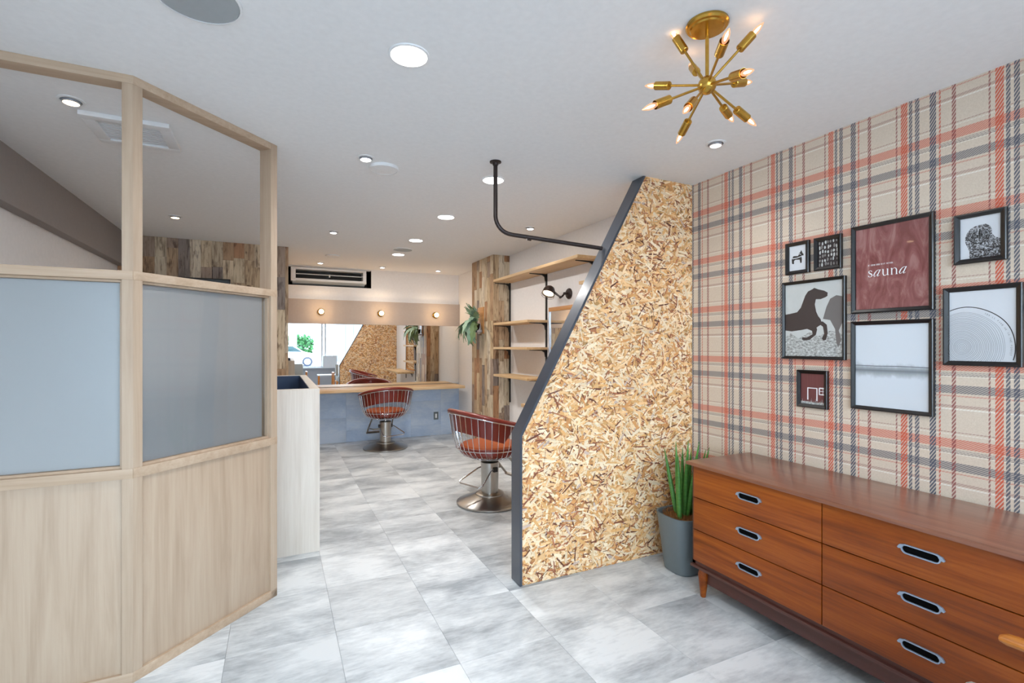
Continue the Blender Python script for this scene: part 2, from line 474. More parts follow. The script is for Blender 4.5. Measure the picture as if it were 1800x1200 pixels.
band = box('trim_1', 'taupe', .112, YB-.06, 1.645, XR-.001, YB, 1.975, label='taupe band over the long mirror'); struct(band)
# wood-clad block on the left of the back wall, and the clad column on the right
def clad(parent, ax, fixed, out, a0, a1, z0, z1, wdt=.098, breaks=(), seed=1):
    rnd = random.Random(seed); a = a0; k = 0
    while a < a1-.004:
        b = min(a+wdt*rnd.choice((.98, 1, 1, 1.02)), a1)
        if a1-b < .03: b = a1
        z = z0; cuts = [z0]
        while z < z1:
            z += rnd.uniform(.16, .85); cuts.append(min(z, z1))
        if breaks and k % 2 == 0: cuts = sorted(set([c for c in cuts if all(abs(c-q) > .12 for q in breaks)]+list(breaks)))
        for p, q in zip(cuts, cuts[1:]):
            t = .010+rnd.choice((0, .001, .002))
            g = .0007
            if ax == 0: piece('plank', 'plank', a+g, min(fixed, fixed+out*t), p+g, b-g, max(fixed, fixed+out*t), q-g, parent)
            else: piece('plank', 'plank', min(fixed, fixed+out*t), a+g, p+g, max(fixed, fixed+out*t), b-g, q-g, parent)
        a = b; k += 1
wi = struct(box('wall_inner', 'black_matte', XL, 5.94, 0, .10, YB, H))
clad(wi, 0, 5.94, -1, XL, .112, 0, H, .098, seed=5)
clad(wi, 1, .10, 1, 5.94, YB, 0, H, .12, seed=8)
colm = struct(box('column', 'black_matte', 2.325, 5.38, 0, XR, 6.06, H))
clad(colm, 1, 2.325, -1, 5.37, 6.07, 0, H, .088, breaks=(1.19, 1.645), seed=11)
clad(colm, 0, 5.38, -1, 2.315, XR, 0, H, .072, breaks=(1.19, 1.645), seed=12)
clad(colm, 0, 6.06, 1, 2.315, XR, 0, H, .072, seed=13)
# taupe beam along the left wall
struct(box('trim_2', 'beam_taupe', XL, YF, 2.12, -1.315, 5.93, H))
# knee wall tiles under the mirror counter
kw = struct(box('wall_knee', 'sill_grey', .112, YB-.012, 0, XR-.001, YB, .73))
x = .112; ws = [.30, .457, .457, .457, .457, .457]
for i, wd in enumerate(ws):
    x1 = min(x+wd, XR-.001)
    cuts = [0, .34, .70, .73] if i % 2 else [0, .16, .52, .73]
    for p, q in zip(cuts, cuts[1:]): piece('tile', 'knee_tile', x+.0005, YB-.020, p+.0005, x1-.0005, YB-.012, q-.0005, kw)
    x = x1

# ---- chipboard partition
slx0, slz0, slx1 = 1.238, .842, 2.118
prof = [(slx0, 0), (XR-.002, 0), (XR-.002, H), (slx1, H), (slx0, slz0)]
part = B().prism(prof, 1, YO+.004, YO+.096).build('partition_wall', 'flake', smooth=False)
struct(part)
def set_col(o, cols):
    at_ = o.data.color_attributes.new('col', 'FLOAT_COLOR', 'CORNER')
    flat = []
    for p in o.data.polygons:
        flat += list(cols[p.index])*p.loop_total
    at_.data.foreach_set('color', flat)
set_col(part, [lin((188, 146, 92))]*len(part.data.polygons))
OSB = [((255, 234, 200), 5), ((252, 220, 174), 6), ((246, 202, 146), 5), ((232, 180, 116), 5), ((218, 158, 98), 4), ((188, 122, 84), 4.4), ((150, 92, 66), 3.6), ((250, 228, 192), 4), ((206, 184, 170), .7), ((112, 66, 50), 2.4)]
def flakes(n, y0, sgn, seed, big=1.0):
    rnd = random.Random(seed)
    cols_l = [lin(c) for c, _ in OSB]; wts = [q for _, q in OSB]
    def inside(x, z):
        if x < slx0+.001 or x > XR-.004 or z < .001 or z > H-.001: return False
        return (z-slz0) < (x-slx0-.001)*(H-slz0)/(slx1-slx0) or z < slz0
    def clampin(x, z):
        x = min(max(x, slx0), XR-.003); z = min(max(z, 0), H)
        if z > slz0: x = max(x, slx0+.001+(z-slz0)*(slx1-slx0)/(H-slz0))
        return min(x, XR-.003), z
    V, Fc, cols = [], [], []
    k = 0; tries = 0
    while k < n and tries < n*4:
        tries += 1
        x = rnd.uniform(slx0, XR); z = rnd.uniform(0, H)
        if not inside(x, z): continue
        a = rnd.gauss(0, .75) if rnd.random() < .7 else rnd.uniform(0, PI)
        dark = rnd.random()
        ci = rnd.choices(range(len(cols_l)), wts)[0]
        L = rnd.choice((rnd.uniform(.02, .06), rnd.uniform(.03, .08), rnd.uniform(.05, .12)))*big; W = rnd.uniform(.006, .022)*big
        if ci in (5, 6, 9): W *= .55
        ca, sa = math.cos(a), math.sin(a)
        sh = [(-L/2, -W*.1), (-L/2*rnd.uniform(.6, 1), -W/2), (L/2*rnd.uniform(.5, .95), -W*rnd.uniform(.25, .5)), (L/2, W*rnd.uniform(-.2, .3)), (L/2*rnd.uniform(.4, .95), W*rnd.uniform(.3, .5)), (-L/2*rnd.uniform(.5, .95), W*rnd.uniform(.3, .5))]
        pts = [(x+p*ca-q*sa, z+p*sa+q*ca) for p, q in sh]
        pts = [clampin(*p) for p in pts]
        yy = y0+sgn*(.0004+.0032*k/n)
        i = len(V)
        tl = rnd.uniform(-.0009, .0009)
        V += [(p[0], yy+tl*(j-2.5)/2.5, p[1]) for j, p in enumerate(pts)]
        Fc.append(tuple(range(i, i+6)) if sgn < 0 else tuple(range(i+5, i-1, -1)))
        c = cols_l[ci]; q = rnd.uniform(.85, 1.1)
        cols.append((c[0]*q, c[1]*q, c[2]*q, 1)); k += 1
    me = bpy.data.meshes.new('wood_flakes'); me.from_pydata(V, [], Fc); me.materials.append(M['flake'])
    o = bpy.data.objects.new('wood_flakes', me); C.objects.link(o); o.parent = part; o['kind'] = 'stuff'
    set_col(o, cols); return o
flakes(12500, YO+.004, -1, 3)
flakes(9000, YO+.096, 1, 4)
tr = B()
nx, nz = slx1-slx0, H-slz0; ln = math.hypot(nx, nz); ox, oz = -nz/ln*.012, nx/ln*.012
tr.prism([(slx0-.012, 0), (slx0+.003, 0), (slx0+.003, slz0-.002), (slx1+.004, H), (slx1-.012, H), (slx0-.012, slz0+.004)], 1, YO-.006, YO+.106, bev=.0012)
tr.build('edge_trim', 'dark_trim', part)

# ------------------------------------------------------------------ front window wall (seen in the mirror) and the street
wf = struct(box('wall_front', 'sill_grey', XL-.1, YF-.1, 0, XR+.1, YF, .55))
struct(box('trim_3', 'wall_white', XL-.1, YF-.1, 2.36, XR+.1, YF, H))
win = B()
for x in (XL, -.1, 1.14, 1.24, XR-.06): win.box(x, YF-.075, .58, x+.05, YF-.025, 2.36)
win.box(XL, YF-.075, .575, XR, YF-.025, .60).box(XL, YF-.075, 2.33, XR, YF-.025, 2.36)
wn_ = struct(win.build('window_1', 'paint_white'))
for x0, x1 in ((XL+.05, -.1), (-.05, 1.14), (1.29, XR-.06)): box('pane', 'glass', x0, YF-.053, .60, x1, YF-.047, 2.33, wn_)
box('window_sill', 'paint_white', XL, YF-.02, .55, XR, YF+.14, .575, wn_)
struct(box('street', 'asphalt', -45, -60, -.42, 45, YF-.12, -.30))
YA = -21.0
def mirX(u, Y):   # along-wall position of something seen in the long mirror
    return onY(u-11, 607, 2*7.19-Y).x
def car(loc, sc_, label, rz=0):
    t = thing('car', label, 'car', loc, rz)
    body = [(-2.1, .25), (2.05, .25), (2.1, .55), (1.95, .78), (1.1, .95), (.45, 1.38), (-1.1, 1.42), (-1.75, 1.0), (-2.1, .92)]
    b = B().prism(body, 1, -.8, .8, bev=.06); b.build('body', 'car_white', t)
    wdw = [(1.0, .95), (.42, 1.32), (-1.05, 1.35), (-1.55, 1.0)]
    for s in (-1, 1):
        B().prism(wdw, 1, s*.805-.006, s*.805+.006).build('side_window', 'car_glass', t)
        for x in (-1.35, 1.3):
            m = Matrix.Translation((x, s*.74, .31)) @ Matrix.Rotation(PI/2, 4, 'X')
            wo = B().lathe([(.20, -.10), (.31, -.09), (.31, .09), (.20, .10)], 24, mat=m).build('wheel', 'tyre', t)
            B().lathe([(.19, -.112), (.20, -.10), (.20, .10), (.19, .112)], 16, mat=m).build('hub_cap', 'silver', wo)
        B().box(1.85, s*.5-.15, .62, 2.06, s*.5+.15, .74, bev=.02).build('headlight', 'glass', t)
    return t
car((mirX(542, YA)-1.3, YA, -.30), 1, 'white parked car seen through the shop window in the long mirror')
car((mirX(600, YA)+2.4, YA+1.5, -.30), 1, 'second white car in the street, partly behind the partition in the mirror', PI)
hs = thing('house', 'pale grey sided house across the street, reflected in the mirror', 'house', (mirX(612, -27)+1, -27, -.30))
hw = box('wall', 'siding', -1.7, -4, 0, 6, 0, 3.6, hs)
for i in range(12): piece('siding_board', 'siding', -1.7+i*.62, 0, 0, -1.7+i*.62+.6, .03, 2.9, hs)
box('eaves', 'paint_white', -1.9, -4.2, 3.55, 6.2, .5, 3.75, hs)
dw = box('window', 'paint_white', 1.3, .03, 1.1, 2.7, .09, 2.5, hs); box('pane', 'car_glass', 1.42, .09, 1.2, 2.58, .10, 2.4, dw)
h2 = thing('white_building', 'white building across the street behind the parked car', 'building', (mirX(552, -33), -33, -.30))
box('wall', 'house_white', -1.6, -4, 0, 1.6, 0, 7, h2); box('window', 'car_glass', -.5, 0, 4.2, .5, .03, 5.4, h2)
box('door_canopy', 'paint_white', -.9, 0, 2.5, .9, .7, 2.6, h2)
h3 = thing('far_building', 'tall pale building far behind the green hedge', 'building', (mirX(505, -46), -46, -.30))
box('wall', 'house_white', -6, -4, 0, 6, 0, 11, h3)
for i in range(4): box('window', 'siding', -4.8+i*2.6, 0, 6.0, -3.4+i*2.6, .04, 7.4, h3)
gp = struct(box('gate_post', 'paint_white', mirX(517, -24)-.25, -24.2, -.3, mirX(517, -24)+.25, -23.8, 5.5))
tag(gp, 'white gate post beside the hedge in the street', 'post'); gp['kind'] = 'thing'
hg = thing('hedge', 'green leafy hedge behind the parked car', 'hedge', (mirX(526, -25.5), -25.5, -.3))
rb = random.Random(5); V = []; Fc = []
for i in range(5200):
    a, b_, c_ = rb.uniform(-2.6, 1.0), rb.uniform(-.5, .5), rb.uniform(.1, 3.3)
    if c_ > 2.2-.25*abs(a)-rb.random()*.4: continue
    n = len(V); s = .15
    for k in range(4): V.append((a+rb.uniform(-s, s), b_+rb.uniform(-s, s), c_+rb.uniform(-s, s)))
    Fc.append((n, n+1, n+2, n+3))
me = bpy.data.meshes.new('foliage'); me.from_pydata(V, [], Fc); me.materials.append(M['bush'])
o = bpy.data.objects.new('foliage', me); C.objects.link(o); o.parent = hg
B().tube([(-.8, 0, 0), (-.8, 0, 2.4)], .06).build('trunk', 'walnut_dark', hg)
wbd = box('sign_board', 'paint_white', 0, 0, 0, .42, .02, .36)
wbd.location = (mirX(573, YF+.1), YF+.02, .575); tag(wbd, 'white board standing on the shop window sill', 'board')

# ------------------------------------------------------------------ long mirror, counter
mir = B().box(0, 0, 0, XR-.003-.115, .005, 1.645-.775).build('wall_mirror', 'mirror', smooth=False)
mir.location = (.115, YB-.020, .776); mir.rotation_euler = (math.radians(-.0), 0, math.radians(0))
tag(mir, 'long frameless salon mirror over the wooden counter', 'mirror')
bk = box('mirror_backing', 'grey_grille', 0, .0052, 0, XR-.003-.115, .008, 1.645-.775, mir)
mir.rotation_euler = (math.radians(.3), 0, math.radians(-.3))
ct = B().box(0, 0, 0, 2.345, .498, .038, bev=.003).build('counter', 'counter_wood')
ct.location = (.112, 6.72, .732); tag(ct, 'light wood styling counter under the long mirror', 'counter')
ou = thing('wall_outlet', 'grey wall outlet low on the stone tiles under the counter', 'outlet', (2.165, YB-.020, .29))
box('plate', 'pot_grey', -.035, -.006, -.058, .035, 0, .058, ou, bev=.002)
box('socket', 'paint_white', -.014, -.009, -.032, .014, -.006, .032, ou, bev=.001)

# ---- globe lamps on the taupe band
for i, (u, v) in enumerate(((564, 548), (669, 551), (765, 554))):
    p = onY(u, v, YB-.06)
    t = thing('globe_lamp', ('left', 'middle', 'right')[i]+' of the three round brass globe lamps above the mirror', 'lamp', p, 0, 'globe lamps above the mirror')
    m = Matrix.Rotation(PI/2, 4, 'X')
    B().lathe([(.045, 0), (.045, .012), (.030, .030), (.022, .034)], 28, mat=m).build('base', 'brass', t)
    B().lathe([(.001, .036)]+[(.034*math.sin(a), .070-.034*math.cos(a)) for a in [k*PI/12 for k in range(1, 12)]]+[(.001, .104)], 24, mat=m).build('globe', 'globe_glow', t)
    l = lamp('globe_light', 'POINT', p+Vector((0, -.15, 0)), 1.4, WARM, .035)

# ---- air conditioner in its recess
ac = thing('air_conditioner', 'white built-in air conditioner in dark recess of the back wall', 'air conditioner', (.165, YB-.02, az0))
AW, AH = .98, .25
fr = B()
fr.box(0, 0, .215, AW, .25, .243, bev=.004).box(0, 0, .055, .06, .25, .215, bev=.004).box(AW-.045, 0, .055, AW, .25, .215, bev=.004)
fr.box(.0, -.004, .060, AW, .24, .092, bev=.004)
fr.build('front_frame', 'white_plastic', ac)
B().prism([(.0, .060), (.24, .060), (.24, .012), (.10, .006), (.03, .030)], 0, .02, AW-.02).build('lower_cowl', 'grey_grille', ac)
box('grille_cavity', 'black_matte', .06, .16, .09, AW-.045, .17, .215, ac)
box('louver', 'white_plastic', .065, .01, .150, AW-.05, .05, .157, ac, bev=.001)
box('louver_arm', 'white_plastic', AW*.5-.008, .01, .125, AW*.5+.008, .05, .16, ac)

# ------------------------------------------------------------------ right wall: shelves, uprights, second mirror, lamp, worktop
ys = [5.345, 4.46, 3.60]
up = []
for i, (y, z0) in enumerate(((ys[0], .67), (ys[1], .60), (ys[2], .60))):
    o = B().box(-.012, -.012, 0, 0, .012, 2.10-z0).build('shelf_upright', 'black')
    o.location = (XR, y, z0)
    tag(o, ('black shelf upright beside the wood-clad column', 'black shelf upright behind the black wall lamp', 'black shelf upright mostly behind the chipboard partition')[i], 'shelf upright', 'shelf uprights')
def bracket(y, z, L=.19, name='bracket', parent=None, loc=(0, 0, 0)):
    x = -loc[0]; y -= loc[1]; z -= loc[2]
    pr_ = [(XR-.012+x, z), (XR-.012-L+x, z), (XR-.012-L+x, z-.007), (XR-.06+x, z-.012), (XR-.028+x, z-.030), (XR-.020+x, z-.075), (XR-.012+x, z-.075)]
    return B().prism(pr_, 1, y-.006, y+.006).build('bracket', 'black', parent)
def shelf(x0, y0, y1, ztop, th, brs, label, L=.19):
    t = thing('wall_shelf', label, 'shelf', (XR, y0, ztop-th), 0, 'light wood wall shelves')
    loc = (XR, y0, ztop-th)
    B().box(x0-XR, 0, 0, -.012, y1-y0, th, bev=.0015).build('board', 'shelf_wood', t)
    for y in brs: bracket(y, ztop-th, L, 'bracket', t, loc)
    return t
shelf(2.28, 3.50, 5.28, 2.118, .028, ys, 'longest light wood shelf, topmost on the right wall')
shelf(2.28, 4.42, 5.28, 1.612, .026, ys[:2], 'light wood shelf level with the hanging plant')
shelf(2.28, 4.42, 5.28, 1.332, .026, ys[:2], 'light wood shelf second from the bottom between the uprights')
shelf(2.28, 4.42, 5.28, 1.018, .026, ys[:2], 'lowest light wood shelf between the two uprights')
shelf(2.40, 3.05, 3.66, 1.915, .028, [3.3], 'small light wood shelf end beside the black wall lamp', .10)
wt = shelf(2.18, 3.0, 4.36, .775, .032, [4.2, 3.2], 'wide wooden styling worktop low on the right wall', .3); wt.name = 'worktop'; wt['category'] = 'counter'
del wt['group']
# framed mirror on the right wall
m2 = thing('framed_mirror', 'tall wood-framed mirror on the right wall below the lamp', 'mirror', (XR, 3.68, .80))
zt = 1.735-.80; wy = 4.385-3.68
B().box(-.022, 0, zt-.04, 0, wy, zt, bev=.001).box(-.022, 0, 0, 0, wy, .03, bev=.001).box(-.022, 0, .03, 0, .03, zt-.04, bev=.001).build('frame', 'frame_oak', m2)
box('side_strip', 'silver', -.022, wy-.012, .03, 0, wy, zt-.04, m2)
box('glass', 'mirror', -.012, .03, .03, -.008, wy-.012, zt-.04, m2, smooth=False)
# black articulated wall lamp
b0 = onX(1001, 516, XR)
wl_ = thing('wall_lamp', 'black jointed wall lamp above the framed mirror', 'lamp', b0)
mx = Matrix.Rotation(-PI/2, 4, 'Y')
B().lathe([(.052, 0), (.052, .010), (.046, .018), (.012, .022), (.012, .05)], 32, mat=mx).build('wall_plate', 'iron_pipe', wl_)
j1 = Vector((-.055, 0, 0)); e0 = onX(988, 521, XR-.06)-b0; j2 = onX(985, 522, XR-.085)-b0
sh = onX(965, 512, XR-.15)-b0
B().tube([j1, e0, j2], .009, 10).build('arm', 'iron_pipe', wl_)
kn_ = B(); 
for j in (j1, j2): kn_.lathe([(.001, -.014), (.012, -.010), (.015, 0), (.012, .010), (.001, .014)], 16, mat=Matrix.Translation(j))
kn_.build('joint', 'iron_pipe', wl_)
# opening faces down and towards the room
axd = Vector((-.45, -.25, -.86)).normalized()
top = sh-axd*.0
ms = align(sh-axd*.06, sh+axd*.05) @ Matrix.Scale(1.22, 4)
B().lathe([(.002, 0), (.020, .004), (.038, .018), (.048, .040), (.052, .075), (.049, .075), (.045, .042), (.030, .02), (.002, .012)], 32, mat=ms).build('shade', 'iron_pipe', wl_)
B().tube([j2, sh-axd*.03], .011, 10, rs=[.008, .015]).build('neck', 'iron_pipe', wl_)
B().lathe([(.002, .060), (.044, .062), (.044, .066), (.002, .064)], 24, mat=ms).build('bulb_disc', 'lamp_soft', wl_)
g_ = B(); rim = [ms @ Vector((.053*math.cos(a), .053*math.sin(a), .088)) for a in [k*PI/12 for k in range(24)]]
g_.tube(rim, .0014, 6, closed=True)
for k in range(6):
    a = k*PI/3; g_.tube([ms @ Vector((.052*math.cos(a), .052*math.sin(a), .074)), ms @ Vector((.053*math.cos(a), .053*math.sin(a), .088))], .0012, 5)
g_.build('wire_guard', 'iron_pipe', wl_)
lp = lamp('wall_lamp_light', 'SPOT', b0+sh+axd*.03, 6, (1, .8, .55), .03, spot=120)
lp.rotation_euler = axd.to_track_quat('-Z', 'Y').to_euler()

# ---- iron pipe from ceiling to partition
fl = at(871, 284, H); zb = 2.00
pp = thing('iron_pipe', 'dark iron pipe dropping from the ceiling to the chipboard partition', 'pipe', fl)
xe = onY(1050, 437, 2.55).x+.02
ze = onY(1050, 437, 2.55).z-H
xs = 1.156
pts = [(0, 0, 0), (0, 0, zb-H+.11)]
for k in range(1, 8):
    a = k*PI/16; pts.append((.10*(1-math.cos(a)), -.01*(k/8), zb-H+.11-.10*math.sin(a)))
pts += [(.11, -.012, zb-H+.008), (xe-fl.x, 2.53-fl.y, ze)]
B().tube(pts, .0125, 14).build('pipe_run', 'iron_pipe', pp)
B().lathe([(.034, 0), (.034, -.006), (.018, -.010), (.016, -.022)], 24).build('ceiling_flange', 'iron_pipe', pp)
B().tube([(.20, -.018, zb-H-.003), (.225, -.02, zb-H-.005)], .0145, 12).build('coupling', 'iron_pipe', pp)

# ------------------------------------------------------------------ ceiling fittings
def downlight(p, label, group, r=.066, mat='lamp_white', e=DOWN_E, col=NEUT):
    t = thing('downlight', label, 'downlight', p, 0, group)
    B().lathe([(r+.010, 0), (r+.009, -.004), (r+.001, -.006), (r+.001, 0)], 40).build('trim_ring', 'white_plastic', t)
    B().lathe([(r, -.0008), (r, -.004)], 40).build('diffuser', mat, t)
    lamp('downlight_light', 'AREA', (p[0], p[1], p[2]-.012), e, col, r*2)
for (u, v), lb in zip(((719, 97), (867, 316), (784, 381), (731, 422), (700, 447)),
    ('largest bright round downlight, nearest on the ceiling', 'round downlight behind the dark iron pipe', 'round downlight third from the front in the centre row', 'round downlight just in front of the grey ceiling speaker', 'farthest round flush downlight, behind the grey speaker')):
    downlight(at(u, v, H), lb, 'flush round downlights')
def spotlight(p, label, mat, e, col, r=.031, tilt=0.):
    t = thing('spotlight', label, 'spotlight', p, 0, 'small adjustable ceiling spotlights')
    B().lathe([(r+.020, 0), (r+.019, -.003), (r+.008, -.005), (r+.007, -.001)], 32).build('trim_ring', 'white_plastic', t)
    B().lathe([(r+.008, -.0006), (r+.008, -.0014)], 32).build('recess', 'grey_grille', t)
    B().lathe([(r+.002, -.0014), (r+.002, -.012), (r-.002, -.014)], 28).build('lamp_can', 'silver', t)
    B().lathe([(r-.002, -.014), (r-.006, -.016)], 28).build('lens', mat, t)
    if e: lamp('spot_light', 'SPOT', (p[0], p[1], p[2]-.03), e, col, .03, spot=120)
for (u, v), lb, m_, e, c in (((643, 277), 'small spotlight beside the white round ceiling detector', 'lamp_white', SPOT_E, NEUT), ((586, 407), 'small spotlight in front of the white ceiling disc', 'lamp_white', SPOT_E, NEUT),
    ((932, 400), 'small spotlight near the iron pipe bend', 'lamp_white', SPOT_E, NEUT), ((563, 461), 'small spotlight above the air conditioner', 'lamp_white', SPOT_E, (1, .8, .58)), ((672, 469), 'small spotlight right of the air conditioner', 'lamp_white', SPOT_E, (1, .8, .58)),
    ((770, 475), 'small spotlight at the right end of the back row', 'lamp_white', SPOT_E, (1, .8, .58)), ((308, 380), 'small warm spotlight seen through the upper right opening of the screen', 'lamp_warm', 4, WARM),
    ((125, 176), 'warm spotlight seen through the upper left opening of the screen', 'lamp_warm', 4, WARM), ((1258, 252), 'tilted white spotlight below the brass chandelier', 'lamp_dim', 4, NEUT)):
    spotlight(at(u, v, H), lb, m_, e, c)
def disc(name, p, r, mat, label, cat, h=.006):
    t = thing(name, label, cat, p)
    B().lathe([(r+.008, 0), (r+.007, -h), (r, -h-.001), (r, -.0005)], 44).build('rim', 'white_plastic', t)
    B().lathe([(r, -.0006), (r-.001, -h+.001), (r*.3, -h-.001)], 44).build('face', mat, t)
disc('ceiling_speaker', Vector((-.225, 1.80, H)), .118, 'grey_grille', 'large grey round ceiling speaker at the top edge', 'speaker')
disc('ceiling_speaker', at(708, 438.5, H), .105, 'grey_grille', 'grey round ceiling speaker between the far downlights', 'speaker')
disc('ceiling_detector', at(675, 294, H), .078, 'white_plastic', 'white round disc beside the small spotlight, near', 'detector', .018)
disc('ceiling_detector', at(585, 449, H), .075, 'white_plastic', 'white round disc in front of the air conditioner', 'detector', .012)
vt = thing('ceiling_vent', 'square white ventilation grille in ceiling behind the screen post', 'vent', (-.65, 3.06, H))
vf = B(); s_, q_ = .175, .125
vf.box(-s_, -s_, -.022, s_, -q_, 0, bev=.003).box(-s_, q_, -.022, s_, s_, 0, bev=.003).box(-s_, -q_, -.022, -q_, q_, 0, bev=.003).box(q_, -q_, -.022, s_, q_, 0, bev=.003)
vf.build('frame', 'white_plastic', vt)
for i in range(10): piece('slat', 'vent_grey', -q_, -q_+i*.025, -.014, q_, -q_+i*.025+.014, -.006, vt)
piece('backing', 'vent_grey', -q_, -q_, -.004, q_, q_, -.001, vt)

# ------------------------------------------------------------------ brass sputnik chandelier
cc = at(1243, 42, H); hub = Vector((cc.x, cc.y, 2.224))
ch = thing('chandelier', 'brass starburst chandelier with twelve candle bulbs', 'chandelier', cc)
hl = hub-cc
B().lathe([(.068, 0), (.069, -.008), (.064, -.014), (.056, -.015), (.052, -.019), (.030, -.021), (.004, -.022)], 48).build('canopy', 'brass', ch)
B().lathe([(.006, -.02), (.006, hl.z)], 16).build('stem', 'brass', ch)
hb = B().lathe([(.001, hl.z-.030)]+[(.030*math.sin(a), hl.z-.030*math.cos(a)) for a in [k*PI/14 for k in range(1, 14)]]+[(.001, hl.z+.030)], 28)
hb.lathe([(.0305, hl.z-.002), (.0305, hl.z+.002)], 28); hb.build('hub', 'brass', ch)
arms = [(1176, 48, 1), (1282, 50, -1), (1342, 40, 1), (1134, 151, 1), (1129, 193, -1), (1201, 199, -1), (1189, 252, 1), (1289, 214, 1), (1329, 221, 1), (1325, 123, -1), (1322, 144, 1), (1212, 112, 1)]
camp = Vector((0, 0, CAMH)); LA = .262
for u, v, sg in arms:
    d = (at(u, v, 3.0 if v < 607 else 0)-camp).normalized()
    oc = camp-hub; b_ = oc.dot(d); c_ = oc.length_squared-LA*LA; disc_ = b_*b_-c_
    tt = -b_+sg*math.sqrt(max(disc_, 0))
    dirv = (camp+d*tt-hub).normalized()
    ma = Matrix.Translation(hl) @ dirv.to_track_quat('Z', 'Y').to_matrix().to_4x4()
    a_ = B().lathe([(.0042, .02), (.0042, .155)], 10, mat=ma).build('arm', 'brass', ch)
    B().lathe([(.004, .150), (.013, .152), (.0145, .154), (.0145, .212), (.0135, .212), (.0135, .160), (.002, .160)], 20, mat=ma).build('socket', 'brass', a_)
    B().lathe([(.006, .205), (.009, .214), (.0105, .226), (.009, .240), (.0045, .256), (.001, .264)], 14, mat=ma).build('bulb', 'bulb_glass', a_)
    B().lathe([(.001, .212), (.0036, .220), (.0040, .236), (.001, .250)], 8, mat=ma).build('filament', 'filament', a_)

# ------------------------------------------------------------------ wooden screen with frosted glass
K0 = Vector((XL+.001, 2.43, 0)); K1 = Vector((-.52, 2.43, 0)); K2 = Vector((.0, 2.95, 0))
scn = thing('partition_screen', 'angled light wood screen with frosted panes and open top bays', 'partition', K1)
TH = .075
def member(p, q, z0, z1, t0=0., t1=TH, name='rail', mat='screen_wood_x', bev=.0015, ext0=0., ext1=0.):
    """bar along the line p-q (screen front face), from depth t0 to t1 behind it"""
    p = p-K1; q = q-K1; d = (q-p).normalized(); n = Vector((-d.y, d.x, 0)); p = p-d*ext0; q = q+d*ext1
    L = (q-p).length
    m = Matrix(((d.x, n.x, 0, p.x), (d.y, n.y, 0, p.y), (0, 0, 1, 0), (0, 0, 0, 1)))
    b = B(); b.box(0, t0, z0, L, t1, z1, bev=bev)
    o = b.build(name, mat, scn); o.matrix_local = m
    return o
dA = (K1-K0).normalized(); dB = (K2-K1).normalized()
ST = .037
# bars keep the grain running along them, so vertical ones use the upright grain
RT, RM0, RM1, RL0, RL1 = H-.034, 1.612, 1.648, .818, .858
for (p, q, ia, ib) in ((K0, K1, ST, ST), (K1, K2, ST, .042)):
    d = (q-p).normalized()
    for z0, z1 in ((RT, H), (RM0, RM1), (RL0, RL1)): member(p, q, z0, z1, -.002 if z0 != RT else 0)
    member(p, q, 0, .042, -.001)
    a, b = p+d*ia, q-d*ib
    # glazing beads
    for z0, z1 in ((RM0-.010, RM0), (RL1, RL1+.010)): member(a, b, z0, z1, .014, TH-.014, 'glazing_bead', 'screen_wood_x', .0008)
    for s_ in (a, b-d*.009): member(s_, s_+d*.009, RL1+.01, RM0-.010, .014, TH-.014, 'glazing_bead', 'screen_wood', .0008)
    pane_ = member(a+d*.009, b-d*.009, RL1+.01, RM0-.010, .034, .039, 'pane', 'glass', 0)
    fl_ = member(a+d*.009, b-d*(.009 if p is K0 else .022), RL1+.01, RM0-.010, .0395, .0400, 'frosted_film', 'film', 0)
    member(a, b, .042, RL0, .012, .030, 'lower_panel', 'screen_wood', .0005)
# stiles
member(K0, K0+dA*ST, 0, RT, 0, TH, 'post', 'screen_wood')
member(K1-dA*ST, K1, 0, RT, 0, TH*.9, 'post', 'screen_wood')
member(K1, K1+dB*ST, 0, RT, 0, TH*.9, 'post', 'screen_wood')
member(K2-dB*.042, K2, 0, H-.001, -.001, TH+.001, 'post', 'screen_wood')

# ---- pale wood partition box with navy inset
bxx = thing('reception_box', 'pale wood reception stand with a navy lined top', 'reception stand', (-.30, 3.463, 0))
BW, BD, BH = .553, 1.68, 1.066
B().box(0, 0, 0, BW, .055, BH, bev=.001).build('front_board', 'pale_wood', bxx)
B().box(BW-.058, .0555, 0, BW, BD-.055, BH, bev=.001).build('side_board', 'pale_wood', bxx)
B().box(0, .0555, 0, .03, BD-.055, BH, bev=.001).build('side_board', 'pale_wood', bxx)
B().box(0, BD-.0545, 0, BW, BD, BH, bev=.001).build('back_board', 'pale_wood', bxx)
ins = B(); ins.box(.030, .056, BH-.16, BW-.058, BD-.055, BH-.15)
ins.box(.030, .0555, BH-.15, .034, BD-.055, BH-.003).box(BW-.062, .0555, BH-.15, BW-.0581, BD-.055, BH-.003).box(.034, .0555, BH-.15, BW-.062, .060, BH-.003).box(.034, BD-.060, BH-.15, BW-.062, BD-.055, BH-.003)
ins.build('navy_lining', 'navy', bxx)
# ---- television on the clad wall
q = onY(405, 491, 5.87)
tv = thing('television', 'black flat television on the plank wall, mostly behind the frosted pane', 'television', (q.x-.78, 5.86, q.z-.44))
B().box(0, 0, 0, .78, .045, .44, bev=.004).build('casing', 'black', tv)
box('screen', 'frame_black', .012, -.002, .02, .768, 0, .428, tv)
B().box(.25, .045, .12, .53, .068, .34).build('wall_mount', 'black_matte', tv)

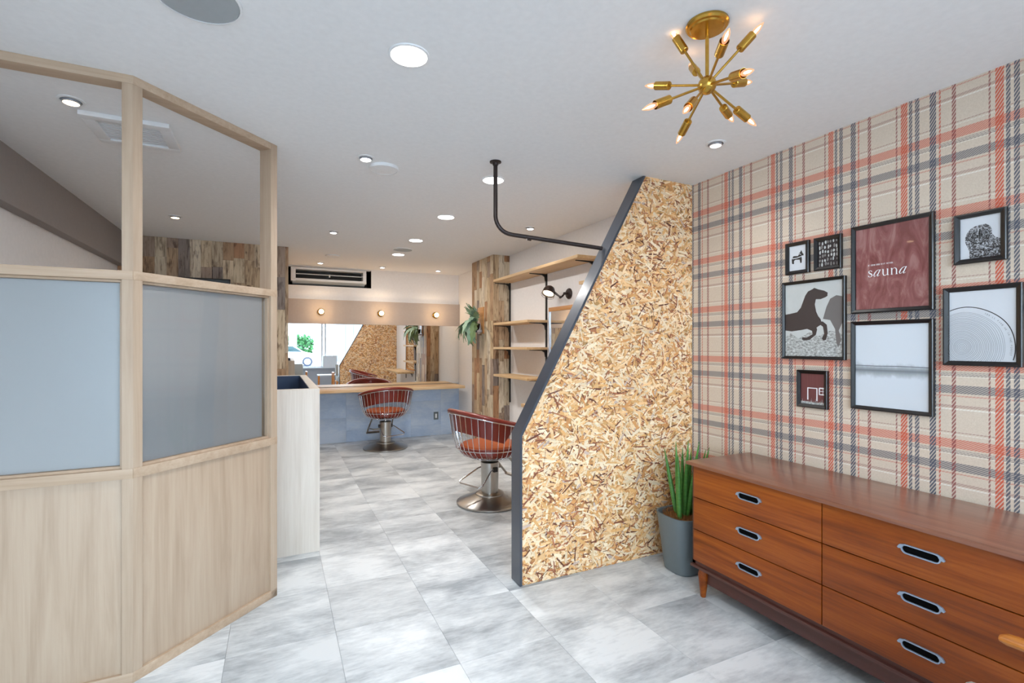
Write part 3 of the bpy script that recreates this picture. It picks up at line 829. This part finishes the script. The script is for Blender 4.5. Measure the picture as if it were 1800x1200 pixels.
# ------------------------------------------------------------------ salon chairs
def salon_chair(name, label, loc, rz):
    """faces +Y at rz=0"""
    t = thing(name, label, 'chair', loc, rz, 'red leather wire salon chairs')
    B().lathe([(.275, 0), (.285, .006), (.285, .016), (.275, .022), (.13, .072), (.122, .074), (.122, .084), (.118, .086), (.075, .092)], 56).build('base', 'steel', t)
    B().lathe([(.072, .088), (.078, .35), (.070, .356), (.020, .358)], 40).build('column', 'steel', t)
    B().lathe([(.016, .355), (.016, .405)], 16).build('piston', 'chrome', t)
    B().box(-.11, -.10, .400, .11, .10, .412, bev=.003).box(-.14, -.012, .396, .14, .012, .404).build('seat_plate', 'black', t)
    N_ = 27; A0 = math.radians(52)
    def rimp(a, dr=0, dz=0):   # a: angle from front (+Y), around
        back = (1-math.cos(a))/2
        r = .325+.015*back+dr
        z = .655+.150*back**1.3+dz
        return Vector((r*math.sin(a), r*.93*math.cos(a)-.02, z))
    angs = [A0+(2*PI-2*A0)*k/60 for k in range(61)]
    rim = [rimp(a) for a in angs]
    B().tube(rim, .024, 12, rs=[.016+.010*min(1, min(k, 60-k)/8) for k in range(61)], flat=.8).build('top_roll', 'leather_red', t)
    B().tube([rimp(a, .018, -.016) for a in [A0-.04]+angs+[2*PI-A0+.04]], .006, 8).build('metal_rim', 'chrome', t)
    wr_ = B()
    for k in range(N_):
        a = A0+(2*PI-2*A0)*k/(N_-1)
        p0 = rimp(a, .010, -.018)
        sx, sy = math.sin(a), math.cos(a)
        pts = [p0, Vector((sx*.318, sy*.30-.015, .575)), Vector((sx*.288, sy*.28-.01, .485)), Vector((sx*.245, sy*.24, .430)), Vector((sx*.19, sy*.19, .408))]
        wr_.tube(pts, .0032, 6)
    ring = [Vector((math.sin(a)*.19, math.cos(a)*.19, .406)) for a in [k*PI/20 for k in range(40)]]
    wr_.tube(ring, .005, 6, closed=True)
    ring = [Vector((math.sin(a)*.288, math.cos(a)*.28-.01, .485)) for a in [A0+(2*PI-2*A0)*k/40 for k in range(41)]]
    wr_.tube(ring, .004, 6)
    wr_.build('wire_cage', 'chrome', t)
    # upholstered back band
    bb = B(); n = 40; b0a, b1a = math.radians(80), math.radians(280)
    rows = []
    for k in range(n+1):
        a = b0a+(b1a-b0a)*k/n; e = min(1, min(k, n-k)/4)
        top = rimp(a, -.006, -.004)
        sx, sy = math.sin(a), math.cos(a)
        zl = top.z-.02-.145*e
        lo = Vector((sx*.304, sy*.288-.015, zl))
        th = .030*e+.006
        rows.append([top, top-Vector((sx, sy, 0))*th, lo-Vector((sx, sy, 0))*(th)+Vector((0, 0, .008)), lo-Vector((sx, sy, 0))*th*.4-Vector((0, 0, .006)), lo])
    vs = [[bb.bm.verts.new(p) for p in r] for r in rows]
    for k in range(n):
        for j in range(5): bb.bm.faces.new([vs[k][j], vs[k][(j+1) % 5], vs[k+1][(j+1) % 5], vs[k+1][j]])
    bb.bm.faces.new(vs[0]); bb.bm.faces.new(vs[-1][::-1])
    bb.build('back_band', 'leather_red', t)
    B().lathe([(.16, .415), (.235, .425), (.262, .450), (.265, .478), (.255, .497), (.248, .500)], 48).build('seat_base', 'leather_red', t)
    B().lathe([(.248, .500), (.240, .512), (.18, .522), (.05, .525)], 48).build('seat_cushion', 'leather_seat', t)
    fb = B()
    for s in (-1, 1): fb.tube([(s*.14, .10, .40), (s*.16, .24, .24), (s*.16, .30, .17)], .010, 8)
    fb.tube([(-.17, .30, .17), (.17, .30, .17)], .014, 10)
    fb.tube([(-.075, 0, .26), (-.15, .03, .25), (-.16, .24, .24)], .010, 8)
    fb.build('footrest', 'steel', t)
    pd = B()
    pd.tube([(.078, -.01, .30), (.10, -.06, .29), (.19, -.20, .215), (.17, -.23, .20), (-.06, -.26, .195), (-.10, -.245, .20), (-.09, -.06, .285), (-.078, -.01, .30)], .006, 8)
    pd.build('pump_lever', 'chrome', t)
    B().box(.070, -.02, .275, .092, .02, .315, bev=.003).box(-.092, -.02, .275, -.070, .02, .315, bev=.003).build('lever_pivot', 'black', t)
    return t
c1 = salon_chair('salon_chair', 'red leather wire-back salon chair at the counter in front of the mirror', at(677.5, 787, 0), math.radians(6))
c2 = dup(c1, at(861, 882, 0), math.radians(-78), 'red leather wire-back salon chair beside the chipboard partition')

# ------------------------------------------------------------------ hanging plant on column
hp0 = onX(846, 578, 2.315); hp0.x = 2.313
hp = thing('hanging_plant', 'grey-green fern in a black pot mounted on the plank column', 'plant', hp0)
box('mounting_board', 'frame_oak', -.012, -.10, -.06, 0, .08, .27, hp, bev=.002)
B().box(-.075, -.055, -.045, -.012, .055, -.015, bev=.002).build('bracket', 'silver', hp)
B().lathe([(.035, -.015), (.05, .005), (.058, .06), (.052, .065)], 24, c=(-.075, 0, 0)).build('pot', 'black', hp)
rl = random.Random(21)
def leaf_blade(L, wd, droop, lobes):
    b = B(); n = 9; rows = []
    for k in range(n+1):
        s = k/n; x = L*s*math.cos(droop*s); z = -L*s*math.sin(droop*s)*.9+.06*L*math.sin(PI*s)
        wk = wd*(math.sin(PI*min(.97, s*.92+.06))**.7)*(1+lobes*(.35 if k % 2 else -.25))
        rows.append([b.bm.verts.new((x, -wk, z-.15*wk)), b.bm.verts.new((x, 0, z+.006)), b.bm.verts.new((x, wk, z-.15*wk))])
    for r0, r1 in zip(rows, rows[1:]):
        b.bm.faces.new([r0[0], r1[0], r1[1], r0[1]]); b.bm.faces.new([r0[1], r1[1], r1[2], r0[2]])
    return b
for k in range(46):
    if k < 34: el = rl.uniform(-.35, .85); az = rl.uniform(-1.2, 1.2); L = rl.uniform(.20, .33); dp = rl.uniform(.7, 1.5); wd = rl.uniform(.026, .040); z0 = .07
    else: el = rl.uniform(1.0, 1.5); az = rl.uniform(-1.3, 1.3); L = rl.uniform(.18, .27); dp = rl.uniform(.1, .5); wd = rl.uniform(.024, .036); z0 = .09
    o = leaf_blade(L, wd, dp, 1).build('leaf', 'hang_leaf', hp)
    o.location = (-.078+rl.uniform(-.02, .01), rl.uniform(-.03, .03), z0)
    o.rotation_euler = (rl.uniform(-.3, .3), -el, PI+az)

# ------------------------------------------------------------------ dresser
DY0, DY1, DX, DT = .575, 2.005, 2.045, .722
dr = thing('dresser', 'long walnut dresser with six drawers below the framed pictures', 'dresser', (DX, DY0, 0))
W_ = DY1-DY0; D_ = XR-.02-DX
b = B(); b.box(-.03, -.014, DT-.020, D_, W_+.014, DT, bev=.006); b.build('top', 'walnut_top', dr)
b = B(); b.box(0.008, 0, .165, D_, .02, DT-.020).box(0.008, W_-.02, .165, D_, W_, DT-.020).box(.008, 0, .165, D_, W_, .185).box(D_-.015, .02, .185, D_, W_-.02, DT-.02)
b.box(.02, W_/2-.01, .185, D_-.02, W_/2+.01, DT-.02); b.build('case', 'walnut_dark', dr)
B().box(-.006, -.004, .150, D_, W_+.004, .165, bev=.002).build('base_rail', 'walnut_dark', dr)
B().box(.030, .06, .075, .050, W_-.06, .150).box(.05, .07, .10, D_-.03, .09, .150).box(.05, W_-.09, .10, D_-.03, W_-.07, .150).build('apron', 'walnut_dark', dr)
rows = [.187, .356, .529, DT-.024]
W2 = [(.018, W_/2-.002), (W_/2+.002, W_-.018)]
for ci, (ya, yb) in enumerate(W2):
    for ri in range(3):
        z0, z1 = rows[ri]+.002, rows[ri+1]-.002
        dwr = B().box(-.004, ya, z0, .018, yb, z1, bev=.0022).build('drawer', 'walnut', dr)
        ym, zm = (ya+yb)/2, (z0+z1)/2+.006
        hn = B(); L, r, q = .060, .0125, .0045
        def oval(L, r, n=9): return [(ym+L-r+r*math.cos(a), zm+r*math.sin(a)) for a in [-PI/2+PI*k/n for k in range(n+1)]]+[(ym-L+r+r*math.cos(a), zm+r*math.sin(a)) for a in [PI/2+PI*k/n for k in range(n+1)]]
        o1, o2 = oval(L, r+q), oval(L-q, r)
        n = len(o1)
        va = [hn.bm.verts.new((-.011, *p)) for p in o1]; vb = [hn.bm.verts.new((-.011, *p)) for p in o2]; vc = [hn.bm.verts.new((-.0045, *p)) for p in o1]; vd = [hn.bm.verts.new((-.0045, *p)) for p in o2]
        for i in range(n):
            j = (i+1) % n
            hn.bm.faces.new([va[i], va[j], vb[j], vb[i]]); hn.bm.faces.new([vc[i], vc[j], va[j], va[i]]); hn.bm.faces.new([vb[i], vb[j], vd[j], vd[i]])
        # small wings at the two upper ends
        for s in (-1, 1):
            hn.prism([(ym+s*(L-.014), zm+r+q+.001), (ym+s*(L+.004), zm+r-.001), (ym+s*(L+.011), zm+.001), (ym+s*(L+.008), zm-.003), (ym+s*(L-.002), zm-.001)], 0, -.012, -.0045)
        hn.build('handle', 'handle_metal', dwr)
        B().prism(o2, 0, -.0055, -.0042).build('handle_recess', 'deep_black', dwr)
for (xa, ya) in ((.035, W_-.06), (.035, .06), (D_-.05, W_-.06), (D_-.05, .06)):
    lg = B(); sx = -.012 if xa < .1 else .01
    lg.lathe([(.012, 0), (.014, .004), (.027, .12), (.020, .150)], 14, mat=Matrix.Translation((xa+sx, ya, 0)) @ Matrix.Shear('XY', 4, (0, 0)))
    lg.build('leg', 'walnut', dr)
# ------------------------------------------------------------------ snake plant
px, py = 2.215, 2.235
sp_ = thing('snake_plant', 'spiky green snake plant in a grey pot between dresser and partition', 'plant', (px, py, 0))
B().lathe([(.088, 0), (.098, .008), (.136, .33), (.140, .342), (.130, .342), (.126, .30)], 48, sq=3.2).build('pot', 'pot_grey', sp_)
cb = B(); rc = random.Random(3)
cb.lathe([(.126, .29), (.118, .312), (.08, .326), (.02, .332)], 28, sq=3.)
for k in range(420):
    a = rc.uniform(0, 2*PI); r = .12*math.sqrt(rc.random()); x, y = r*math.cos(a), r*math.sin(a)
    a2 = rc.uniform(0, 2*PI); l = rc.uniform(.01, .03)
    cb.tube([(x, y, .315), (x+l*.5*math.cos(a2), y+l*.5*math.sin(a2), .335+rc.uniform(0, .018)), (x+l*math.cos(a2), y+l*math.sin(a2), .325)], .0009, 3)
cb.build('coir_mulch', 'coir', sp_)
lv = [(1168, 788, 1190, 900, 2.20), (1188, 776, 1194, 915, 2.17), (1200, 786, 1198, 895, 2.24), (1210, 774, 1202, 900, 2.20), (1215, 789, 1206, 905, 2.24), (1229, 776, 1208, 895, 2.22), (1247, 786, 1214, 895, 2.26), (1192, 800, 1195, 912, 2.15), (1241, 790, 1212, 900, 2.29)]
for u, v, u0, v0, X in lv:
    tip = onX(u, v, X)-Vector((px, py, 0)); ba = onX(u0, v0, X)-Vector((px, py, 0))
    ba.z = .31; ba.x = max(-.09, min(.09, ba.x)); ba.y = max(-.09, min(.09, ba.y))
    n = 10; pts = []; rs = []
    for k in range(n+1):
        s = k/n; p = ba.lerp(tip, s); p += Vector((0, .0, 0))*s; pts.append(p); rs.append(max(.0012, .0155*(1-s**2.6)*(.85+.3*s)))
    B().tube(pts, .01, 10, rs=rs).build('leaf', 'snake_leaf', sp_)

# ------------------------------------------------------------------ framed pictures on plaid wall
XP = XR-.020
def picture(corn, label, mat, bw=.018, name='framed_picture'):
    P = [onX(u, v, XP) for u, v in corn]
    yl = (P[0].y+P[3].y)/2; yr = (P[1].y+P[2].y)/2; zt = (P[0].z+P[1].z)/2; zb = (P[2].z+P[3].z)/2
    w_, h_ = yl-yr, zt-zb
    t = thing(name, label, 'picture', (XR-.0025, yl, zb), 0, 'black framed pictures on the plaid wall')
    fr = B(); rings = []
    # moulding: outer wall, ridge, slope down to the print
    for ins_, x in ((0, 0), (0, -.017), (.0025, -.020), (.0055, -.020), (bw-.0015, -.0125), (bw, -.0125), (bw, -.004)):
        rings.append([fr.bm.verts.new((x, -a, b_)) for a, b_ in ((ins_, ins_), (w_-ins_, ins_), (w_-ins_, h_-ins_), (ins_, h_-ins_))])
    for a, b_ in zip(rings, rings[1:]):
        for k in range(4): fr.bm.faces.new([a[k], a[(k+1) % 4], b_[(k+1) % 4], b_[k]])
    fr.build('frame', 'frame_black', t, smooth=False)
    pr_ = box('print', mat, -.008, -w_+bw, bw, -.003, -bw, h_-bw, t, smooth=False)
    return t, pr_, bw, w_-2*bw, h_-2*bw
def shape(pic, polys, mat, lay=1, name='motif'):
    """flat printed motif; coordinates 0..1 across the print, t upwards"""
    t, pr_, bw, w_, h_ = pic; b = B()
    for k, poly in enumerate(polys):
        x = -.008-.00012*lay-.00001*k
        vs = [b.bm.verts.new((x, -(bw+s*w_), bw+q*h_)) for s, q in poly]
        for tri in tessellate_polygon([[Vector((-s_, q_, 0)) for s_, q_ in poly]]):
            try: b.bm.faces.new([vs[i_] for i_ in tri])
            except ValueError: pass
    return b.build(name, mat, pr_, smooth=False)
def stroke(pts, wd, asp=1.0, closed=False):
    """variable width line -> quads; pts in print coords, wd list or number (fraction of width)"""
    out = []
    n = len(pts); L, Rr = [], []
    for i in range(n):
        a = pts[max(i-1, 0)] if not closed else pts[i-1]; b_ = pts[min(i+1, n-1)] if not closed else pts[(i+1) % n]
        dx, dy = (b_[0]-a[0]), (b_[1]-a[1])*asp; l = math.hypot(dx, dy) or 1
        w2 = (wd[i] if isinstance(wd, list) else wd)/2
        L.append((pts[i][0]-dy/l*w2, pts[i][1]+dx/l*w2/asp)); Rr.append((pts[i][0]+dy/l*w2, pts[i][1]-dx/l*w2/asp))
    for i in range(n if closed else n-1):
        j = (i+1) % n; out.append([L[i], L[j], Rr[j], Rr[i]])
    return out
def arc(cx, cy, rx, ry, a0, a1, n=12): return [(cx+rx*math.cos(math.radians(a0+(a1-a0)*k/n)), cy+ry*math.sin(math.radians(a0+(a1-a0)*k/n))) for k in range(n+1)]

# 1 red poster reading "sauna"
S = picture(((1495.3, 400.2), (1639.8, 370.8), (1641, 543), (1496, 552)), 'large framed dark red poster reading sauna', 'poster_red')
asp = S[4]/S[3]
def glyphs(x, y, s):
    out = []; hk = s/asp   # s: x-height in width units
    def P(pts): return [(x0+px_*s, y+py_*hk) for px_, py_ in pts]
    x0 = x   # s
    out += stroke(P([(.52, .78), (.46, .94), (.28, 1.0), (.1, .9), (.08, .72), (.26, .56), (.46, .42), (.56, .24), (.46, .06), (.24, 0), (.06, .08), (.02, .26)]), [.03*s*3, .05*s*2, .06*s, .09*s*1.4, .16*s, .20*s, .20*s, .16*s, .10*s, .06*s, .05*s*2, .03*s*3], asp)
    x0 = x+.72*s  # italic a
    def ital(x0):
        r = []
        sl = .28
        I = lambda pts: [(x0+(px_+py_*sl)*s, y+py_*hk) for px_, py_ in pts]
        r += stroke(I([(.62, .92), (.46, 1.0), (.22, .86), (.06, .56), (.02, .24), (.14, .02), (.30, .06), (.50, .34), (.62, .70)]), [.04*s, .06*s, .10*s, .17*s, .17*s, .10*s, .05*s, .04*s, .04*s], asp)
        r += stroke(I([(.70, 1.0), (.62, .60), (.56, .20), (.60, .02), (.72, .04), (.86, .18)]), [.15*s, .15*s, .14*s, .12*s, .06*s, .03*s], asp)
        return r
    out += ital(x0)
    x0 = x+1.95*s  # u
    out += stroke(P([(.0, 1.0), (.16, .98)]), .05*s, asp)
    out += stroke(P([(.14, 1.0), (.14, .3), (.22, .05), (.42, .0), (.62, .12), (.72, .26)]), [.17*s, .17*s, .15*s, .08*s, .05*s, .04*s], asp)
    out += stroke(P([(.76, 1.0), (.76, .02)]), .17*s, asp) + stroke(P([(.62, .98), (.76, 1.0)]), .05*s, asp) + stroke(P([(.76, .03), (.96, .04)]), .05*s, asp)
    x0 = x+3.12*s  # n
    out += stroke(P([(.14, 1.0), (.14, .0)]), .17*s, asp) + stroke(P([(0, .97), (.14, 1.0)]), .05*s, asp) + stroke(P([(0, .02), (.30, .02)]), .05*s, asp)
    out += stroke(P([(.20, .74), (.34, .94), (.54, 1.0), (.72, .88), (.78, .66), (.78, 0)]), [.04*s, .05*s, .08*s, .14*s, .17*s, .17*s], asp) + stroke(P([(.64, .02), (.94, .02)]), .05*s, asp)
    out += ital(x+4.2*s)
    return out
shape(S, glyphs(.185, .395, .102), 'paint_white', 2, 'lettering')
tiny = []
xx = .185; rt = random.Random(2)
for wl2 in (2, 5, 4, 5, 7):
    for k in range(wl2):
        tiny += stroke([(xx, .530), (xx, .547)], .0035, asp)
        if rt.random() < .7: tiny += stroke([(xx, .546), (xx+.007, .546)], .003, asp)
        if rt.random() < .5: tiny += stroke([(xx, .531), (xx+.007, .531)], .003, asp)
        if rt.random() < .6: tiny += stroke([(xx+.007, .530), (xx+.007, .547)], .003, asp)
        xx += .0135
    xx += .012
shape(S, tiny, 'paint_white', 2, 'small_lettering')
# 2 lake
S = picture(((1495, 565), (1640, 560), (1640, 732), (1495, 718)), 'large framed print of a misty grey lake shore', 'lake')
shape(S, stroke([(0, .5), (.3, .497), (.6, .502), (1, .497)], .010, S[4]/S[3]), 'ink_soft', 2, 'shore_line')
# 3 horses
S = picture(((1374, 496), (1485, 485), (1485, 633), (1374, 630)), 'framed photo of a dark horse galloping in snow', 'paper_snow', .016)
shape(S, [[(0, 0), (1, 0), (1, .30), (.8, .34), (.6, .27), (.45, .33), (.25, .24), (.1, .32), (0, .26)]], 'snow', 1, 'snow_ground')
shape(S, [[(.68, .50), (.74, .66), (.80, .76), (.90, .80), (1.0, .78), (1.0, .45), (.94, .34), (.98, .22), (.93, .12), (.90, .18), (.88, .36), (.80, .48)]], 'horse_dapple', 2, 'rear_horse')
horse = [(0, .36), (.12, .345), (.30, .36), (.45, .38), (.58, .39), (.66, .44), (.64, .50), (.60, .54), (.565, .60), (.54, .70), (.56, .77), (.64, .765), (.72, .785), (.755, .80), (.76, .845), (.70, .875), (.60, .90), (.53, .925), (.50, .91), (.42, .885), (.37, .83), (.33, .75), (.29, .67), (.22, .61), (.10, .595), (0, .585)]
leg1 = [(.42, .42), (.40, .375), (.49, .345), (.50, .30), (.40, .255), (.32, .262), (.31, .228), (.36, .215), (.45, .225), (.56, .29), (.58, .36), (.56, .42)]
leg2 = [(.52, .44), (.54, .38), (.64, .42), (.68, .395), (.70, .30), (.66, .24), (.69, .21), (.73, .22), (.76, .31), (.745, .42), (.68, .465), (.60, .47)]
shape(S, [horse, leg1, leg2], 'horse_brown', 3, 'front_horse')
# 4 small toy-horse print
S = picture(((1380, 428), (1421, 422), (1421, 479), (1380, 483)), 'smallest framed print, a wooden toy horse on white', 'paper', .019)
shape(S, [[(.16, .30), (.14, .46), (.18, .56), (.26, .60), (.52, .58), (.56, .66), (.66, .72), (.72, .80), (.80, .66), (.86, .62), (.84, .56), (.74, .58), (.74, .50), (.76, .42), (.74, .28), (.66, .28), (.62, .42), (.36, .44), (.28, .40), (.28, .28), (.22, .28)]], 'ink', 1)
shape(S, stroke([(.22, .50), (.46, .50), (.74, .54)], .03) + stroke([(.50, .58), (.60, .66), (.70, .62)], .025) + stroke([(.20, .56), (.20, .48)], .03), 'paper', 3, 'motif_lines')
# 5 log pile print
S = picture(((1430, 418), (1478, 411), (1478, 471), (1430, 476)), 'small framed print of stacked grey logs, right of the toy horse', 'bark_dark', .019)
rr = random.Random(9); A_, B_ = [], []
for i in range(7):
    for j in range(6):
        cx2, cy2 = .07+i*.145+rr.uniform(-.03, .03), .08+j*.165+rr.uniform(-.03, .03); w2, h2_ = rr.uniform(.035, .062), rr.uniform(.05, .088)
        poly = [(min(1, max(0, cx2+w2*math.cos(a)*rr.uniform(.75, 1.1))), min(1, max(0, cy2+h2_*math.sin(a)*rr.uniform(.8, 1.1)))) for a in [k*PI/4 for k in range(8)]]
        (A_ if rr.random() < .62 else B_).append(poly)
shape(S, A_, 'bark_grey', 1, 'logs'); shape(S, B_, 'paper_snow', 2, 'pale_logs')
# 6 red barn
S = picture(((1400, 650), (1453.5, 651), (1454, 720), (1400, 714)), 'small framed picture of a red barn door and window', 'red_barn', .019)
shape(S, stroke([(.30, .14), (.30, .53), (.69, .53), (.69, .12)], .055, 1.25) + stroke([(.79, .55), (.79, .34), (1, .34)], .05, 1.25) + stroke([(.79, .545), (1, .545)], .05, 1.25) + stroke([(.82, .445), (1, .445)], .02, 1.25) + stroke([(.94, .54), (.94, .34)], .02, 1.25), 'paint_white', 2, 'door_and_window')
rr = random.Random(4)
gr = [[(0, 0), (1, 0), (1, .06), (0, .08)]]
for k in range(34):
    x = rr.uniform(.01, .97); gr.append([(x, .03), (x+.022, .03), (x+.012+rr.uniform(-.02, .02), rr.uniform(.08, .22))])
gr = [[(min(1, max(0, a)), b_) for a, b_ in g] for g in gr]
shape(S, gr, 'snow', 3, 'frosty_grass')
# 7 owl
S = picture(((1676, 379), (1769, 363), (1769, 456), (1676, 465)), 'framed ink drawing of an owl, top right of the group', 'paper', .019)
owl = [(.24, 0), (.23, .18), (.18, .30), (.13, .40), (.12, .52), (.17, .64), (.26, .73), (.38, .78), (.52, .80), (.64, .80), (.74, .74), (.79, .64), (.79, .54), (.86, .46), (1, .40), (1, 0)]
shape(S, [owl], 'ink_speckle', 1, 'owl_body')
ow = []
for cx2 in (.37, .62): 
    for r2 in (.09, .065, .02): ow += stroke(arc(cx2, .57, r2*1.1, r2, 0, 350, 18), .014)
ow += stroke([(.50, .70), (.49, .58), (.50, .48), (.48, .44)], .03)
ow += stroke(arc(.47, .62, .30, .27, 200, 340, 16), .018)
for k in range(9):
    ow += stroke(arc(.3+.08*k, .22+.03*math.sin(k), .05, .05, 200, 340, 6), .014)
    ow += stroke(arc(.28+.075*k, .08, .05, .05, 200, 340, 6), .014)
ow = [[(min(1, a), max(0, b_)) for a, b_ in g] for g in ow]
shape(S, ow, 'ink', 2, 'owl_lines')
shape(S, stroke(arc(.37, .57, .08, .07, 40, 200, 10), .02)+stroke(arc(.62, .57, .08, .07, -20, 140, 10), .02)+stroke([(.46, .70), (.44, .56)], .02), 'paper', 3, 'owl_highlights')
# 8 tree rings
S = picture(((1657, 506), (1797, 496), (1797, 646), (1657, 641)), 'framed line drawing of tree rings, lower right of the group', 'paper', .019)
rg = []; ra = S[4]/S[3]; rr = random.Random(6)
def ringpts(r, wob, n=120, ph=0):
    pts = []
    for k in range(n+1):
        a = 2*PI*k/n
        q = r*(1+wob*math.sin(3*a+ph)+wob*.6*math.sin(7*a+ph*2))
        kx = 1.12 if math.cos(a) > 0 else .95; ox_ = .05*r
        pts.append((.20+ox_+q*kx*math.cos(a)*1.02, .20+q*.86*math.sin(a)))
    return pts
def clip(q):
    return all(-.001 <= a <= 1.001 and -.001 <= b_ <= 1.001 for a, b_ in q)
r = .02
while r < .585:
    rg += [q for q in stroke(ringpts(r, .012, ph=r*9), .0042, ra) if clip(q)]; r += rr.uniform(.017, .028)
shape(S, rg, 'ink_soft', 1, 'rings')
shape(S, [q for q in stroke(ringpts(.665, .008, ph=5), .015, ra) if clip(q)], 'ink', 2, 'bark_line')
tx = []
words = "YOU'LL FIND ME IN THE FOREST"
a0_, a1_ = 62, -14
for i, c_ in enumerate(words):
    if c_ == ' ': continue
    a = math.radians(a0_+(a1_-a0_)*i/len(words)); 
    cx2, cy2 = .20+.03+.615*1.12*math.cos(a)*1.02, .20+.615*.86*math.sin(a)
    dx, dy = math.sin(a), -math.cos(a); ux, uy = math.cos(a), math.sin(a); s = .011
    P = lambda p, q: (cx2+dx*p*s+ux*q*s, cy2+dy*p*s+uy*q*s)
    G = {'Y': [[(-.5, 1), (0, 0), (.5, 1)], [(0, 0), (0, -1)]], 'O': [[(-.5, -1), (-.5, 1), (.5, 1), (.5, -1), (-.5, -1)]], 'U': [[(-.5, 1), (-.5, -1), (.5, -1), (.5, 1)]], "'": [[(0, 1), (0, .5)]], 'L': [[(-.5, 1), (-.5, -1), (.5, -1)]], 'F': [[(-.5, -1), (-.5, 1), (.5, 1)], [(-.5, 0), (.3, 0)]],
         'I': [[(0, 1), (0, -1)]], 'N': [[(-.5, -1), (-.5, 1), (.5, -1), (.5, 1)]], 'D': [[(-.5, -1), (-.5, 1), (.2, 1), (.5, .4), (.5, -.4), (.2, -1), (-.5, -1)]], 'M': [[(-.6, -1), (-.5, 1), (0, -.2), (.5, 1), (.6, -1)]], 'E': [[(.5, 1), (-.5, 1), (-.5, -1), (.5, -1)], [(-.5, 0), (.3, 0)]],
         'T': [[(-.5, 1), (.5, 1)], [(0, 1), (0, -1)]], 'H': [[(-.5, 1), (-.5, -1)], [(.5, 1), (.5, -1)], [(-.5, 0), (.5, 0)]], 'R': [[(-.5, -1), (-.5, 1), (.5, .9), (.5, .1), (-.5, 0), (.5, -1)]], 'S': [[(.5, .9), (-.4, 1), (-.5, .2), (.5, -.2), (.4, -1), (-.5, -.9)]]}[c_]
    for g in G: tx += stroke([P(*p) for p in g], .0035, ra)
shape(S, [q for q in tx if clip(q)], 'ink', 3, 'lettering')

# ------------------------------------------------------------------ waiting corner: armchairs and table
def armchair(label, loc):
    t = thing('armchair', label, 'armchair', loc, 0, 'grey armchairs with wooden arms')
    hw = .25
    B().box(-.165, .06, .33, .165, .585, .45, bev=.028).build('seat_cushion', 'fabric', t)
    mb = Matrix.Translation((0, .05, .40)) @ Matrix.Rotation(math.radians(12), 4, 'X')
    B().box(-.17, -.05, 0, .17, .06, .36, mat=mb, bev=.028).build('back_cushion', 'fabric', t)
    B().box(-.185, .04, .29, .185, .54, .325, bev=.004).build('seat_frame', 'teak', t)
    for s in (-1, 1):
        pts = [(s*hw, -.02, .535), (s*hw, .10, .55), (s*hw, .30, .557), (s*hw, .48, .555), (s*hw, .535, .552), (s*hw, .550, .549)]
        B().tube(pts, .02, 14, rs=[.016, .02, .022, .025, .023, .014], flat=.62).build('armrest', 'teak', t)
        B().tube([(s*hw, .46, .545), (s*hw, .50, .30), (s*hw, .53, 0)], .014, 10, rs=[.016, .02, .012]).build('leg', 'teak', t)
        B().tube([(s*hw, .02, .54), (s*hw, .02, .28), (s*hw, -.05, 0)], .014, 10, rs=[.014, .02, .012]).build('leg', 'teak', t)
    return t
ARM = armchair('grey armchair with teak arms at the right edge before the dresser', (1.54, .09, 0))
dup(ARM, (.40, -.55, 0), 0, 'grey armchair beside the reception stand, seen in the mirror')
tb = thing('side_table', 'low white-topped table with teak legs, seen in the mirror', 'table', (1.22, -.42, 0))
B().box(-.28, -.18, .425, .28, .18, .45, bev=.004).build('top', 'paint_white', tb)
for sx in (-1, 1):
    for sy in (-1, 1): B().tube([(sx*.24, sy*.14, .425), (sx*.25, sy*.15, 0)], .016, 10, rs=[.02, .014]).build('leg', 'teak', tb)
